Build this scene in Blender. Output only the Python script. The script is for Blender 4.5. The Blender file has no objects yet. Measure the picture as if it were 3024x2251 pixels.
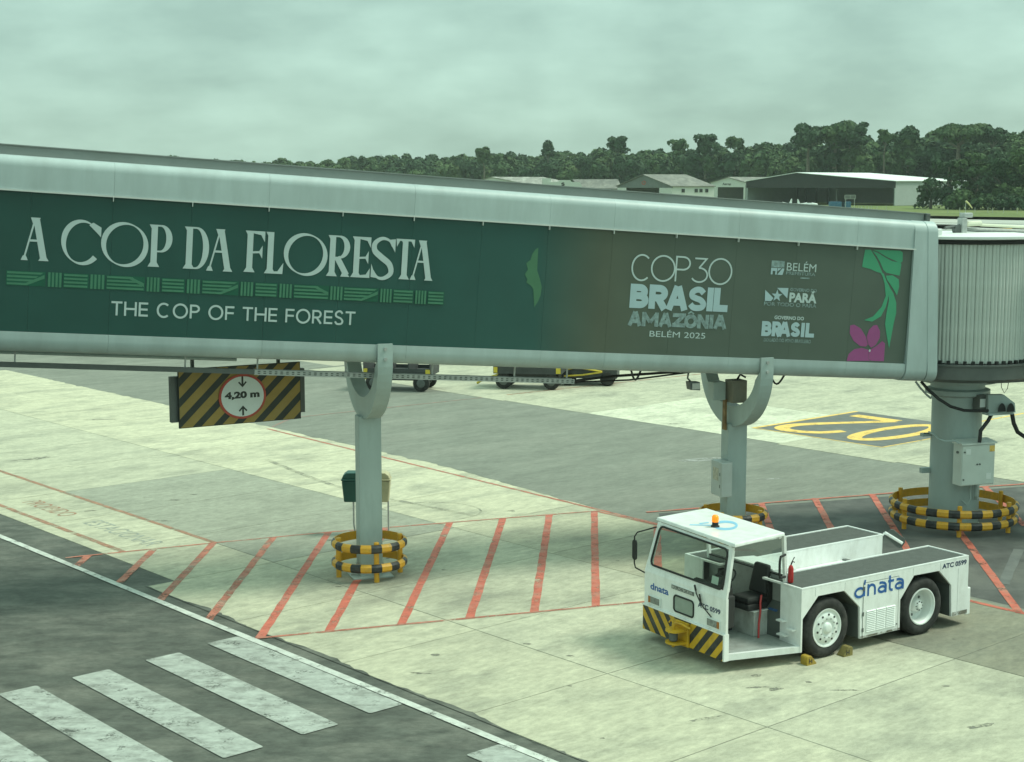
import bpy, math, random
import numpy as np
from math import sin, cos, tan, pi, radians, atan, atan2, sqrt, hypot
from mathutils import Vector, Matrix
random.seed(7); np.random.seed(7)
sc = bpy.context.scene
COL = sc.collection

# ------------------------------------------------------------------ camera
F_PX, CX, CY, EYE, HOR = 4538.0, 1512.0, 1125.5, 8.0, 545.0      # survey of the view (photo pixels, metres)
PITCH = atan((CY - HOR) / F_PX)
cam = bpy.data.cameras.new('camera'); cam.sensor_width = 36.0
cam.lens = 36.0 * F_PX / 3024.0; cam.clip_end = 6000; cam.clip_start = 0.1
camo = bpy.data.objects.new('camera', cam); COL.objects.link(camo)
camo.location = (0, 0, EYE); camo.rotation_euler = (pi / 2 - PITCH, 0, 0)
sc.camera = camo

# ------------------------------------------------------------------ sky and light
SUN_EL, SUN_AZ = radians(56), radians(84)      # azimuth from +Y towards +X
wd = bpy.data.worlds.new('World'); sc.world = wd; wd.use_nodes = True
nt = wd.node_tree; N = nt.nodes; Lk = nt.links
bg = N['Background']; bg.inputs['Strength'].default_value = 0.1
sky = N.new('ShaderNodeTexSky'); sky.sky_type = 'NISHITA'; sky.sun_disc = False
sky.sun_elevation = SUN_EL; sky.sun_rotation = SUN_AZ
tc = N.new('ShaderNodeTexCoord'); sep = N.new('ShaderNodeSeparateXYZ'); Lk.new(tc.outputs['Generated'], sep.inputs[0])
def mth(op, a, b=None, c=None, clamp=False):
    m = N.new('ShaderNodeMath'); m.operation = op; m.use_clamp = clamp
    for i, v in enumerate((a, b, c)):
        if v is None: continue
        if isinstance(v, (int, float)): m.inputs[i].default_value = v
        else: Lk.new(v, m.inputs[i])
    return m.outputs[0]
zc = mth('ADD', mth('MAXIMUM', sep.outputs[2], 0.0), 0.34)
cu = mth('DIVIDE', sep.outputs[0], zc); cv = mth('DIVIDE', sep.outputs[1], zc)
cmb = N.new('ShaderNodeCombineXYZ'); Lk.new(cu, cmb.inputs[0]); Lk.new(cv, cmb.inputs[1])
n1 = N.new('ShaderNodeTexNoise'); n1.inputs['Scale'].default_value = 1.5; n1.inputs['Detail'].default_value = 8; n1.inputs['Roughness'].default_value = 0.55
Lk.new(cmb.outputs[0], n1.inputs['Vector'])
n2 = N.new('ShaderNodeTexNoise'); n2.inputs['Scale'].default_value = 6.5; n2.inputs['Detail'].default_value = 5; n2.inputs['Roughness'].default_value = 0.5
Lk.new(cmb.outputs[0], n2.inputs['Vector'])
cl = mth('ADD', mth('MULTIPLY', n1.outputs[0], 0.68), mth('MULTIPLY', n2.outputs[0], 0.32))
ramp = N.new('ShaderNodeValToRGB'); Lk.new(cl, ramp.inputs[0])
ramp.color_ramp.elements[0].position = 0.40; ramp.color_ramp.elements[0].color = (0.355, 0.545, 0.46, 1)
ramp.color_ramp.elements[1].position = 0.62; ramp.color_ramp.elements[1].color = (0.54, 0.80, 0.675, 1)
grad = mth('ADD', mth('MULTIPLY', mth('MAXIMUM', sep.outputs[2], 0.0), 1.1), 0.95)   # overcast sky is brighter towards the zenith
vm = N.new('ShaderNodeVectorMath'); vm.operation = 'SCALE'; Lk.new(ramp.outputs[0], vm.inputs[0]); Lk.new(mth('MULTIPLY', grad, 4.85), vm.inputs['Scale'])
mx = N.new('ShaderNodeMix'); mx.data_type = 'RGBA'; mx.inputs['Factor'].default_value = 0.93
Lk.new(sky.outputs[0], mx.inputs['A']); Lk.new(vm.outputs[0], mx.inputs['B']); Lk.new(mx.outputs['Result'], bg.inputs[0])

sl = bpy.data.lights.new('sun', 'SUN'); sl.energy = 1.5; sl.angle = radians(16); sl.color = (0.94, 1.0, 0.84)
so = bpy.data.objects.new('sun', sl); COL.objects.link(so)
sd = Vector((sin(SUN_AZ) * cos(SUN_EL), cos(SUN_AZ) * cos(SUN_EL), sin(SUN_EL)))
so.rotation_euler = sd.to_track_quat('Z', 'Y').to_euler(); so.location = (20, 40, 60)
sc.view_settings.view_transform = 'Standard'; sc.view_settings.look = 'None'
sc.view_settings.exposure = 1.0; sc.view_settings.gamma = 1.0; sc.view_settings.use_curve_mapping = False
try:
    sc.cycles.max_bounces = 6; sc.cycles.use_denoising = True
except Exception: pass

# ------------------------------------------------------------------ survey helpers (photo point -> place in metres)
_c, _s = cos(PITCH), sin(PITCH)
def ray(px, py):
    X = (px - CX) / F_PX; u = -(py - CY) / F_PX
    return Vector((X, _c + u * _s, -_s + u * _c))
def ground(px, py, z=0.0):
    r = ray(px, py); t = (z - EYE) / r.z
    return Vector((0, 0, EYE)) + r * t
def at_range(px, py, y):
    r = ray(px, py); return Vector((0, 0, EYE)) + r * (y / r.y)
def on_plane(px, py, p0, n):
    r = ray(px, py); o = Vector((0, 0, EYE)); t = (p0 - o).dot(n) / r.dot(n); return o + r * t

# ------------------------------------------------------------------ object helpers
def tag(o, label=None, cat=None, group=None, kind=None):
    if label: o['label'] = label
    if cat: o['category'] = cat
    if group: o['group'] = group
    if kind: o['kind'] = kind
    return o
def empty(name, loc, rot=(0, 0, 0), label=None, cat=None, group=None, kind=None):
    o = bpy.data.objects.new(name, None); COL.objects.link(o); o.location = loc; o.rotation_euler = rot
    o.empty_display_size = 0.3
    return tag(o, label, cat, group, kind)
def copy_tree(o, parent=None):
    c = o.copy(); COL.objects.link(c)
    if parent: c.parent = parent
    for ch in [x for x in COL.objects if x.parent == o]: copy_tree(ch, c)
    return c

class MB:
    def __init__(s): s.v = []; s.f = []; s.m = []; s.mi = 0
    def add(s, vs, fs, mi=None):
        b = len(s.v); s.v += [tuple(v) for v in vs]
        for f in fs: s.f.append(tuple(b + i for i in f)); s.m.append(s.mi if mi is None else mi)
        return s
    def box(s, x0, x1, y0, y1, z0, z1, mi=None):
        vs = [(x0,y0,z0),(x1,y0,z0),(x1,y1,z0),(x0,y1,z0),(x0,y0,z1),(x1,y0,z1),(x1,y1,z1),(x0,y1,z1)]
        return s.add(vs, [(0,3,2,1),(4,5,6,7),(0,1,5,4),(1,2,6,5),(2,3,7,6),(3,0,4,7)], mi)
    def hexa(s, p, mi=None):      # eight corners, bottom ring then top ring
        return s.add(p, [(0,3,2,1),(4,5,6,7),(0,1,5,4),(1,2,6,5),(2,3,7,6),(3,0,4,7)], mi)
    def prism(s, poly, a, b, axis='y', mi=None):   # poly 2D extruded along axis from a to b
        n = len(poly)
        def P(q, t):
            return {'y': (q[0], t, q[1]), 'x': (t, q[0], q[1]), 'z': (q[0], q[1], t)}[axis]
        vs = [P(q, a) for q in poly] + [P(q, b) for q in poly]
        fs = [tuple(range(n)), tuple(range(2*n-1, n-1, -1))] + [(i, i+n, (i+1) % n + n, (i+1) % n) for i in range(n)]
        return s.add(vs, fs, mi)
    def tube(s, pts, r, n=8, mi=None, caps=True):
        pts = [Vector(p) for p in pts]; rs = r if isinstance(r, (list, tuple)) else [r]*len(pts)
        vs = []; up = None
        for i, p in enumerate(pts):
            d = (pts[min(i+1, len(pts)-1)] - pts[max(i-1, 0)]).normalized()
            if up is None: up = Vector((0,0,1)) if abs(d.z) < .9 else Vector((1,0,0))
            a = d.cross(up).normalized(); b = a.cross(d).normalized(); up = b
            for k in range(n):
                t = 2*pi*k/n; vs.append(p + (a*cos(t) + b*sin(t))*rs[i])
        fs = []
        for i in range(len(pts)-1):
            for k in range(n): fs.append((i*n+k, i*n+(k+1)%n, (i+1)*n+(k+1)%n, (i+1)*n+k))
        if caps: fs += [tuple(range(n-1,-1,-1)), tuple((len(pts)-1)*n+k for k in range(n))]
        return s.add(vs, fs, mi)
    def lathe(s, prof, n=24, axis='z', c=(0,0,0), mi=None, a0=0.0, a1=2*pi):
        full = abs(a1-a0-2*pi) < 1e-6; m = n if full else n+1
        vs = []
        for k in range(m):
            t = a0 + (a1-a0)*k/n
            for (r, h) in prof:
                if axis == 'z': vs.append((c[0]+r*cos(t), c[1]+r*sin(t), c[2]+h))
                else: vs.append((c[0]+r*cos(t), c[1]+h, c[2]+r*sin(t)))
        q = len(prof); fs = []
        for k in range(n):
            k2 = (k+1) % m
            for j in range(q-1): fs.append((k*q+j, k2*q+j, k2*q+j+1, k*q+j+1))
        return s.add(vs, fs, mi)
    def build(s, name, mats, parent=None, smooth=False, bevel=0.0, kind=None, label=None, fix=True, angle=35, loc=None):
        me = bpy.data.meshes.new(name); me.from_pydata(s.v, [], s.f)
        if not isinstance(mats, (list, tuple)): mats = [mats]
        for m in mats: me.materials.append(m)
        if len(mats) > 1: me.polygons.foreach_set('material_index', s.m)
        if fix:
            import bmesh
            bm = bmesh.new(); bm.from_mesh(me); bmesh.ops.recalc_face_normals(bm, faces=bm.faces); bm.to_mesh(me); bm.free()
        if smooth:
            me.polygons.foreach_set('use_smooth', [True]*len(me.polygons))
            try: me.set_sharp_from_angle(angle=radians(angle))
            except Exception: pass
        o = bpy.data.objects.new(name, me); COL.objects.link(o)
        if parent: o.parent = parent
        if loc: o.location = loc
        if bevel:
            b = o.modifiers.new('bevel', 'BEVEL'); b.width = bevel; b.segments = 2; b.limit_method = 'ANGLE'; b.angle_limit = radians(40)
        if kind: o['kind'] = kind
        if label: o['label'] = label
        return o

# ------------------------------------------------------------------ materials
MATS = {}
def mat(name, col, rough=0.6, metal=0.0, var=0.12, scale=3.0, bump=0.0, bscale=40.0, dirt=None, dirt_amt=0.0, dscale=1.2, coord='Object', stretch=(1,1,1), spec=0.5, objtint=False, emis=None, alpha=None, trans=0.0, coat=0.0, rot=0.0, grain=0.0, spots=None):
    if name in MATS: return MATS[name]
    m = bpy.data.materials.new(name); m.use_nodes = True; t = m.node_tree; P = t.nodes['Principled BSDF']; l = t.links
    P.inputs['Roughness'].default_value = rough; P.inputs['Metallic'].default_value = metal
    P.inputs['Specular IOR Level'].default_value = spec
    if coat: P.inputs['Coat Weight'].default_value = coat
    tc = t.nodes.new('ShaderNodeTexCoord'); mp = t.nodes.new('ShaderNodeMapping'); mp.inputs['Scale'].default_value = stretch
    if rot:
        m0 = t.nodes.new('ShaderNodeMapping'); m0.inputs['Rotation'].default_value = (0, 0, rot); l.new(tc.outputs[coord], m0.inputs[0]); l.new(m0.outputs[0], mp.inputs[0])
    else: l.new(tc.outputs[coord], mp.inputs[0])
    no = t.nodes.new('ShaderNodeTexNoise'); no.inputs['Scale'].default_value = scale; no.inputs['Detail'].default_value = 6; no.inputs['Roughness'].default_value = .6
    l.new(mp.outputs[0], no.inputs['Vector'])
    rp = t.nodes.new('ShaderNodeValToRGB'); l.new(no.outputs[0], rp.inputs[0])
    a = tuple(max(0, c*(1-var)) for c in col[:3]); b = tuple(min(1, c*(1+var)) for c in col[:3])
    rp.color_ramp.elements[0].position = .32; rp.color_ramp.elements[1].position = .68
    rp.color_ramp.elements[0].color = (*a, 1); rp.color_ramp.elements[1].color = (*b, 1)
    out = rp.outputs[0]
    if objtint:
        oi = t.nodes.new('ShaderNodeObjectInfo'); mm = t.nodes.new('ShaderNodeMix'); mm.data_type = 'RGBA'; mm.blend_type = 'MULTIPLY'; mm.inputs['Factor'].default_value = 1
        l.new(out, mm.inputs['A']); l.new(oi.outputs['Color'], mm.inputs['B']); out = mm.outputs['Result']
    if dirt:
        n2 = t.nodes.new('ShaderNodeTexNoise'); n2.inputs['Scale'].default_value = dscale; n2.inputs['Detail'].default_value = 8; n2.inputs['Roughness'].default_value = .65
        l.new(mp.outputs[0], n2.inputs['Vector'])
        r2 = t.nodes.new('ShaderNodeValToRGB'); l.new(n2.outputs[0], r2.inputs[0])
        r2.color_ramp.elements[0].position = .47; r2.color_ramp.elements[1].position = .74
        r2.color_ramp.elements[0].color = (0,0,0,1); r2.color_ramp.elements[1].color = (dirt_amt,)*3 + (1,)
        mm = t.nodes.new('ShaderNodeMix'); mm.data_type = 'RGBA'; l.new(r2.outputs[0], mm.inputs['Factor']); l.new(out, mm.inputs['A']); mm.inputs['B'].default_value = (*dirt, 1); out = mm.outputs['Result']
    if spots:
        prev = None
        n5 = t.nodes.new('ShaderNodeTexNoise'); n5.inputs['Scale'].default_value = .9; n5.inputs['Detail'].default_value = 7; n5.inputs['Roughness'].default_value = .62; l.new(mp.outputs[0], n5.inputs['Vector'])
        def mm(op, a, b=None, clamp=False):
            q = t.nodes.new('ShaderNodeMath'); q.operation = op; q.use_clamp = clamp
            for i, v in enumerate((a, b)):
                if v is None: continue
                if isinstance(v, (int, float)): q.inputs[i].default_value = v
                else: l.new(v, q.inputs[i])
            return q.outputs[0]
        for (sx_, sy_, sr_, ss_) in spots:
            vd = t.nodes.new('ShaderNodeVectorMath'); vd.operation = 'DISTANCE'; l.new(tc.outputs[coord], vd.inputs[0]); vd.inputs[1].default_value = (sx_, sy_, 0)
            w_ = mm('MULTIPLY', mm('SUBTRACT', 1.0, mm('DIVIDE', vd.outputs['Value'], sr_), True), ss_)
            prev = w_ if prev is None else mm('MAXIMUM', prev, w_)
        fac = mm('MULTIPLY', prev, mm('MULTIPLY', mm('SUBTRACT', n5.outputs[0], .25), 3.0, True), True)
        mm_ = t.nodes.new('ShaderNodeMix'); mm_.data_type = 'RGBA'; l.new(fac, mm_.inputs['Factor']); l.new(out, mm_.inputs['A']); mm_.inputs['B'].default_value = (.10,.10,.085,1); out = mm_.outputs['Result']
    if grain:
        n4 = t.nodes.new('ShaderNodeTexNoise'); n4.inputs['Scale'].default_value = 5.5; n4.inputs['Detail'].default_value = 9; n4.inputs['Roughness'].default_value = .78; l.new(mp.outputs[0], n4.inputs['Vector'])
        mr_ = t.nodes.new('ShaderNodeMapRange'); mr_.inputs['From Min'].default_value = .3; mr_.inputs['From Max'].default_value = .7; mr_.inputs['To Min'].default_value = 1-grain; mr_.inputs['To Max'].default_value = 1+grain; l.new(n4.outputs[0], mr_.inputs['Value'])
        vs_ = t.nodes.new('ShaderNodeVectorMath'); vs_.operation = 'SCALE'; l.new(out, vs_.inputs[0]); l.new(mr_.outputs[0], vs_.inputs['Scale']); out = vs_.outputs[0]
    l.new(out, P.inputs['Base Color'])
    if bump:
        n3 = t.nodes.new('ShaderNodeTexNoise'); n3.inputs['Scale'].default_value = bscale; n3.inputs['Detail'].default_value = 4
        l.new(mp.outputs[0], n3.inputs['Vector']); bp = t.nodes.new('ShaderNodeBump'); bp.inputs['Strength'].default_value = bump; bp.inputs['Distance'].default_value = .02
        l.new(n3.outputs[0], bp.inputs['Height']); l.new(bp.outputs[0], P.inputs['Normal'])
    if emis: P.inputs['Emission Color'].default_value = (*emis[0], 1); P.inputs['Emission Strength'].default_value = emis[1]
    if trans:
        P.inputs['Transmission Weight'].default_value = trans
    if alpha is not None: P.inputs['Alpha'].default_value = alpha
    MATS[name] = m; return m

M_ASPH = mat('asphalt', (.185,.19,.16), .85, grain=.24, rot=radians(-41.5), stretch=(.55,1.5,1), var=.16, scale=1.1, bump=.35, bscale=60, dirt=(.27,.265,.225), dirt_amt=.5, dscale=.35)
M_ASPH2 = mat('old_asphalt', (.080,.085,.072), .85, grain=.30, var=.30, scale=1.9, bump=.35, bscale=60, dirt=(.20,.195,.165), dirt_amt=.75, dscale=.6, stretch=(1,1.6,1))
M_CONC = mat('concrete', (.45,.435,.335), .8, grain=.24, rot=radians(-41.5), var=.12, scale=2.8, bump=.4, bscale=60, dirt=(.20,.20,.16), dirt_amt=.75, dscale=.62, coord='Object', stretch=(.8,1.5,1), objtint=True, spots=[(-2.9,30.6,2.3,.85),(-2.6,32.6,1.8,.5),(4.2,33.2,3.4,.8),(1.5,34.2,2.0,.45),(6.8,26.7,2.6,.5),(9.6,25.6,3.5,.55),(-6.2,33.0,1.6,.4),(-13.2,40.5,1.6,.35),(-1.0,29.3,1.6,.35),(9.0,34.5,4.0,.6)])
M_JOINT = mat('joint_sealant', (.06,.06,.055), .9)
M_RED = mat('worn_red_paint', (.42,.14,.095), .75, grain=.2, var=.25, scale=5, dirt=(.33,.31,.25), dirt_amt=.8, dscale=2.0)
M_REDF = mat('fresh_red_paint', (.50,.12,.08), .7, grain=.15, var=.15, scale=5, dirt=(.32,.28,.22), dirt_amt=.6, dscale=2.3)
M_REDO = mat('faded_red_paint', (.33,.17,.11), .8, grain=.2, var=.25, scale=6, dirt=(.36,.33,.25), dirt_amt=.9, dscale=3.0)
M_WPAINT = mat('white_road_paint', (.52,.53,.49), .75, grain=.1, var=.15, scale=5, dirt=(.24,.24,.21), dirt_amt=.6, dscale=2.4)
M_CWPAINT = mat('worn_crossing_paint', (.36,.375,.345), .8, grain=.16, var=.2, scale=3.5, dirt=(.13,.13,.115), dirt_amt=.85, dscale=2.2, stretch=(1,1.5,1))
M_YPAINT = mat('yellow_road_paint', (.78,.50,.13), .7, var=.12, scale=4)
M_DPAINT = mat('dark_marking_paint', (.12,.125,.12), .8, var=.15, scale=3, dirt=(.22,.22,.2), dirt_amt=.5, dscale=.8)
M_LETTER = mat('worn_letter_paint', (.30,.31,.27), .85, var=.2, scale=6)
M_GRASS = mat('grass', (.115,.15,.035), .95, var=.3, scale=.06, bump=.4, bscale=3, dirt=(.19,.17,.07), dirt_amt=.7, dscale=.02, coord='Object')
M_RUNWAY = mat('runway_concrete', (.40,.40,.36), .85, var=.1, scale=.05)
M_GREY = mat('grey_cladding_paint', (.385,.455,.455), .45, metal=.0, var=.07, scale=1.3, grain=.03, dirt=(.29,.33,.32), dirt_amt=.4, dscale=.8, spec=.35, bump=.10, bscale=1.2, stretch=(2.2,2,.5))
M_STEEL = mat('grey_steel_paint', (.36,.43,.42), .5, var=.08, scale=3, grain=.04, dirt=(.22,.25,.24), dirt_amt=.45, dscale=1.5, stretch=(2,2,.6))
M_DARKST = mat('dark_steel', (.10,.11,.105), .5, var=.12, scale=4)
M_GALV = mat('galvanised_steel', (.42,.43,.42), .5, metal=.4, var=.15, scale=9)
M_BLACK = mat('black_rubber', (.018,.018,.018), .75, var=.2, scale=6)
M_CABLE = mat('black_cable', (.012,.012,.013), .5)
M_WHITE = mat('white_vehicle_paint', (.80,.80,.79), .35, var=.035, scale=4, dirt=(.50,.49,.45), dirt_amt=.45, dscale=3.0, coat=.25, stretch=(1.6,1.6,.8), bump=.05, bscale=3)
M_WHITE2 = mat('white_enamel', (.72,.74,.72), .45, var=.04, scale=4, dirt=(.5,.5,.46), dirt_amt=.4, dscale=2)
M_TYRE = mat('tyre_rubber', (.022,.022,.021), .85, var=.3, scale=8, dirt=(.09,.085,.075), dirt_amt=.5, dscale=4)
M_YEL = mat('yellow_guard_paint', (.70,.35,.025), .5, grain=.08, var=.14, scale=6, dirt=(.20,.14,.06), dirt_amt=.7, dscale=6)
M_BLK = mat('black_guard_paint', (.022,.022,.024), .45, var=.2, scale=5, dirt=(.12,.12,.11), dirt_amt=.5, dscale=6)
M_YSIGN = mat('yellow_sign_film', (.30,.20,.05), .55, var=.12, scale=4, dirt=(.2,.16,.07), dirt_amt=.5, dscale=2)
M_BSIGN = mat('black_sign_film', (.025,.03,.026), .55, var=.2, scale=4)
M_SIGNW = mat('white_sign_film', (.62,.66,.65), .5, var=.05, scale=4)
M_SIGNR = mat('red_sign_film', (.40,.06,.04), .55, var=.25, scale=5)
M_FLOOR = mat('dark_antislip', (.085,.092,.085), .9, var=.12, scale=7, bump=.5, bscale=120)
M_TREAD = mat('tread_plate', (.42,.44,.42), .5, metal=.3, var=.15, scale=9, dirt=(.2,.19,.17), dirt_amt=.5, dscale=3)
M_BLUE = mat('blue_vinyl', (.02,.10,.33), .4); M_NAVY = mat('navy_vinyl', (.02,.035,.09), .4)
M_LBLUE = mat('pale_blue_vinyl', (.25,.52,.72), .4)
M_TUGY = mat('tug_yellow_paint', (.60,.34,.015), .45, var=.12, scale=6, dirt=(.2,.13,.03), dirt_amt=.5, dscale=5)
M_AMBER = mat('amber_lens', (.9,.25,.01), .25, emis=((1,.22,.01), .35))
M_LENS = mat('lamp_glass', (.45,.45,.42), .15)
M_SEAT = mat('black_vinyl', (.02,.02,.021), .6)
M_REDP = mat('red_enamel', (.45,.02,.02), .35)
M_GASK = mat('rubber_gasket', (.012,.012,.012), .6)
M_GREENB = mat('green_plastic', (.02,.085,.07), .45); M_BEIGEB = mat('beige_plastic', (.48,.43,.27), .5)
M_RUST = mat('rusted_paint', (.20,.12,.05), .7, var=.4, scale=6)
def add_wear(m, amount=.5, scale=3.0, fine=22.0):
    t = m.node_tree; P = t.nodes['Principled BSDF']; o = [n for n in t.nodes if n.type == 'OUTPUT_MATERIAL'][0]; l = t.links
    tc = t.nodes.new('ShaderNodeTexCoord'); a = t.nodes.new('ShaderNodeTexNoise'); a.inputs['Scale'].default_value = scale; a.inputs['Detail'].default_value = 5; b = t.nodes.new('ShaderNodeTexNoise'); b.inputs['Scale'].default_value = fine; b.inputs['Detail'].default_value = 6; b.inputs['Roughness'].default_value = .7
    l.new(tc.outputs['Object'], a.inputs['Vector']); l.new(tc.outputs['Object'], b.inputs['Vector'])
    def mm(op, x, y, clamp=False):
        q = t.nodes.new('ShaderNodeMath'); q.operation = op; q.use_clamp = clamp
        for i, v in enumerate((x, y)):
            if isinstance(v, (int, float)): q.inputs[i].default_value = v
            else: l.new(v, q.inputs[i])
        return q.outputs[0]
    s_ = mm('ADD', mm('MULTIPLY', a.outputs[0], .55), mm('MULTIPLY', b.outputs[0], .45)); fac = mm('MULTIPLY', mm('SUBTRACT', s_, .56-.14*amount), 9.0, True)
    fac = mm('MULTIPLY', fac, .85)
    tr = t.nodes.new('ShaderNodeBsdfTransparent'); mx = t.nodes.new('ShaderNodeMixShader'); l.new(fac, mx.inputs[0]); l.new(P.outputs[0], mx.inputs[1]); l.new(tr.outputs[0], mx.inputs[2]); l.new(mx.outputs[0], o.inputs[0])
for m_, a_ in ((M_RED,.45),(M_REDF,.25),(M_REDO,.5),(M_WPAINT,.2),(M_CWPAINT,.08),(M_LETTER,.3),(M_YPAINT,.1)): add_wear(m_, a_)
def glass_mat(name, tint, f0=.05):
    m = bpy.data.materials.new(name); m.use_nodes = True; t = m.node_tree; t.nodes.clear()
    o = t.nodes.new('ShaderNodeOutputMaterial'); tr = t.nodes.new('ShaderNodeBsdfTransparent'); tr.inputs[0].default_value = (*tint, 1)
    g = t.nodes.new('ShaderNodeBsdfGlossy'); g.inputs['Roughness'].default_value = .03; mi = t.nodes.new('ShaderNodeMixShader')
    ge = t.nodes.new('ShaderNodeNewGeometry'); dt = t.nodes.new('ShaderNodeVectorMath'); dt.operation = 'DOT_PRODUCT'
    t.links.new(ge.outputs['Normal'], dt.inputs[0]); t.links.new(ge.outputs['Incoming'], dt.inputs[1])
    def mm(op, a, b=None):
        q = t.nodes.new('ShaderNodeMath'); q.operation = op
        for i, v in enumerate((a, b)):
            if v is None: continue
            if isinstance(v, (int, float)): q.inputs[i].default_value = v
            else: t.links.new(v, q.inputs[i])
        return q.outputs[0]
    fz = mm('ADD', mm('MULTIPLY', mm('POWER', mm('SUBTRACT', 1.0, mm('ABSOLUTE', dt.outputs['Value'])), 4.0), .8), f0)
    t.links.new(fz, mi.inputs[0])
    t.links.new(tr.outputs[0], mi.inputs[1]); t.links.new(g.outputs[0], mi.inputs[2]); t.links.new(mi.outputs[0], o.inputs[0]); return m
M_GLASS = glass_mat('cab_glass', (.72,.80,.74)); M_GLASS2 = glass_mat('side_glass', (.75,.82,.77))

# ------------------------------------------------------------------ flat lettering helpers
def ribbon(pts, w, closed=False):
    """outline polygons (quads) of a stroke; w is one width or a width per point"""
    n = len(pts); ws = w if isinstance(w, (list, tuple)) else [w]*n
    L = []; R = []
    for i in range(n):
        if closed: a, b = pts[(i-1) % n], pts[(i+1) % n]
        else: a, b = pts[max(i-1, 0)], pts[min(i+1, n-1)]
        p = pts[i]
        d1 = Vector((p[0]-a[0], p[1]-a[1])); d2 = Vector((b[0]-p[0], b[1]-p[1]))
        if d1.length < 1e-9: d1 = d2
        if d2.length < 1e-9: d2 = d1
        d1.normalize(); d2.normalize(); t = (d1+d2)
        if t.length < 1e-6: t = d2.copy()
        t.normalize(); nn = Vector((-t.y, t.x)); k = nn.dot(Vector((-d1.y, d1.x))); k = 1/max(k, .45)
        L.append((p[0]+nn.x*ws[i]/2*k, p[1]+nn.y*ws[i]/2*k)); R.append((p[0]-nn.x*ws[i]/2*k, p[1]-nn.y*ws[i]/2*k))
    m = n if closed else n-1
    return [[L[i], R[i], R[(i+1) % n], L[(i+1) % n]] for i in range(m)]
def arc(cx, cy, rx, ry, a0, a1, n=22):
    return [(cx+rx*cos(radians(a0+(a1-a0)*i/n)), cy+ry*sin(radians(a0+(a1-a0)*i/n))) for i in range(n+1)]
def spline(pts, n=6):
    out = []; P = [pts[0]] + list(pts) + [pts[-1]]
    for i in range(1, len(P)-2):
        for k in range(n):
            t = k/n; a, b, c, d = P[i-1], P[i], P[i+1], P[i+2]
            out.append(tuple(.5*((2*b[j]) + (-a[j]+c[j])*t + (2*a[j]-5*b[j]+4*c[j]-d[j])*t*t + (-a[j]+3*b[j]-3*c[j]+d[j])*t**3) for j in (0, 1)))
    out.append(tuple(pts[-1])); return out

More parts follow.
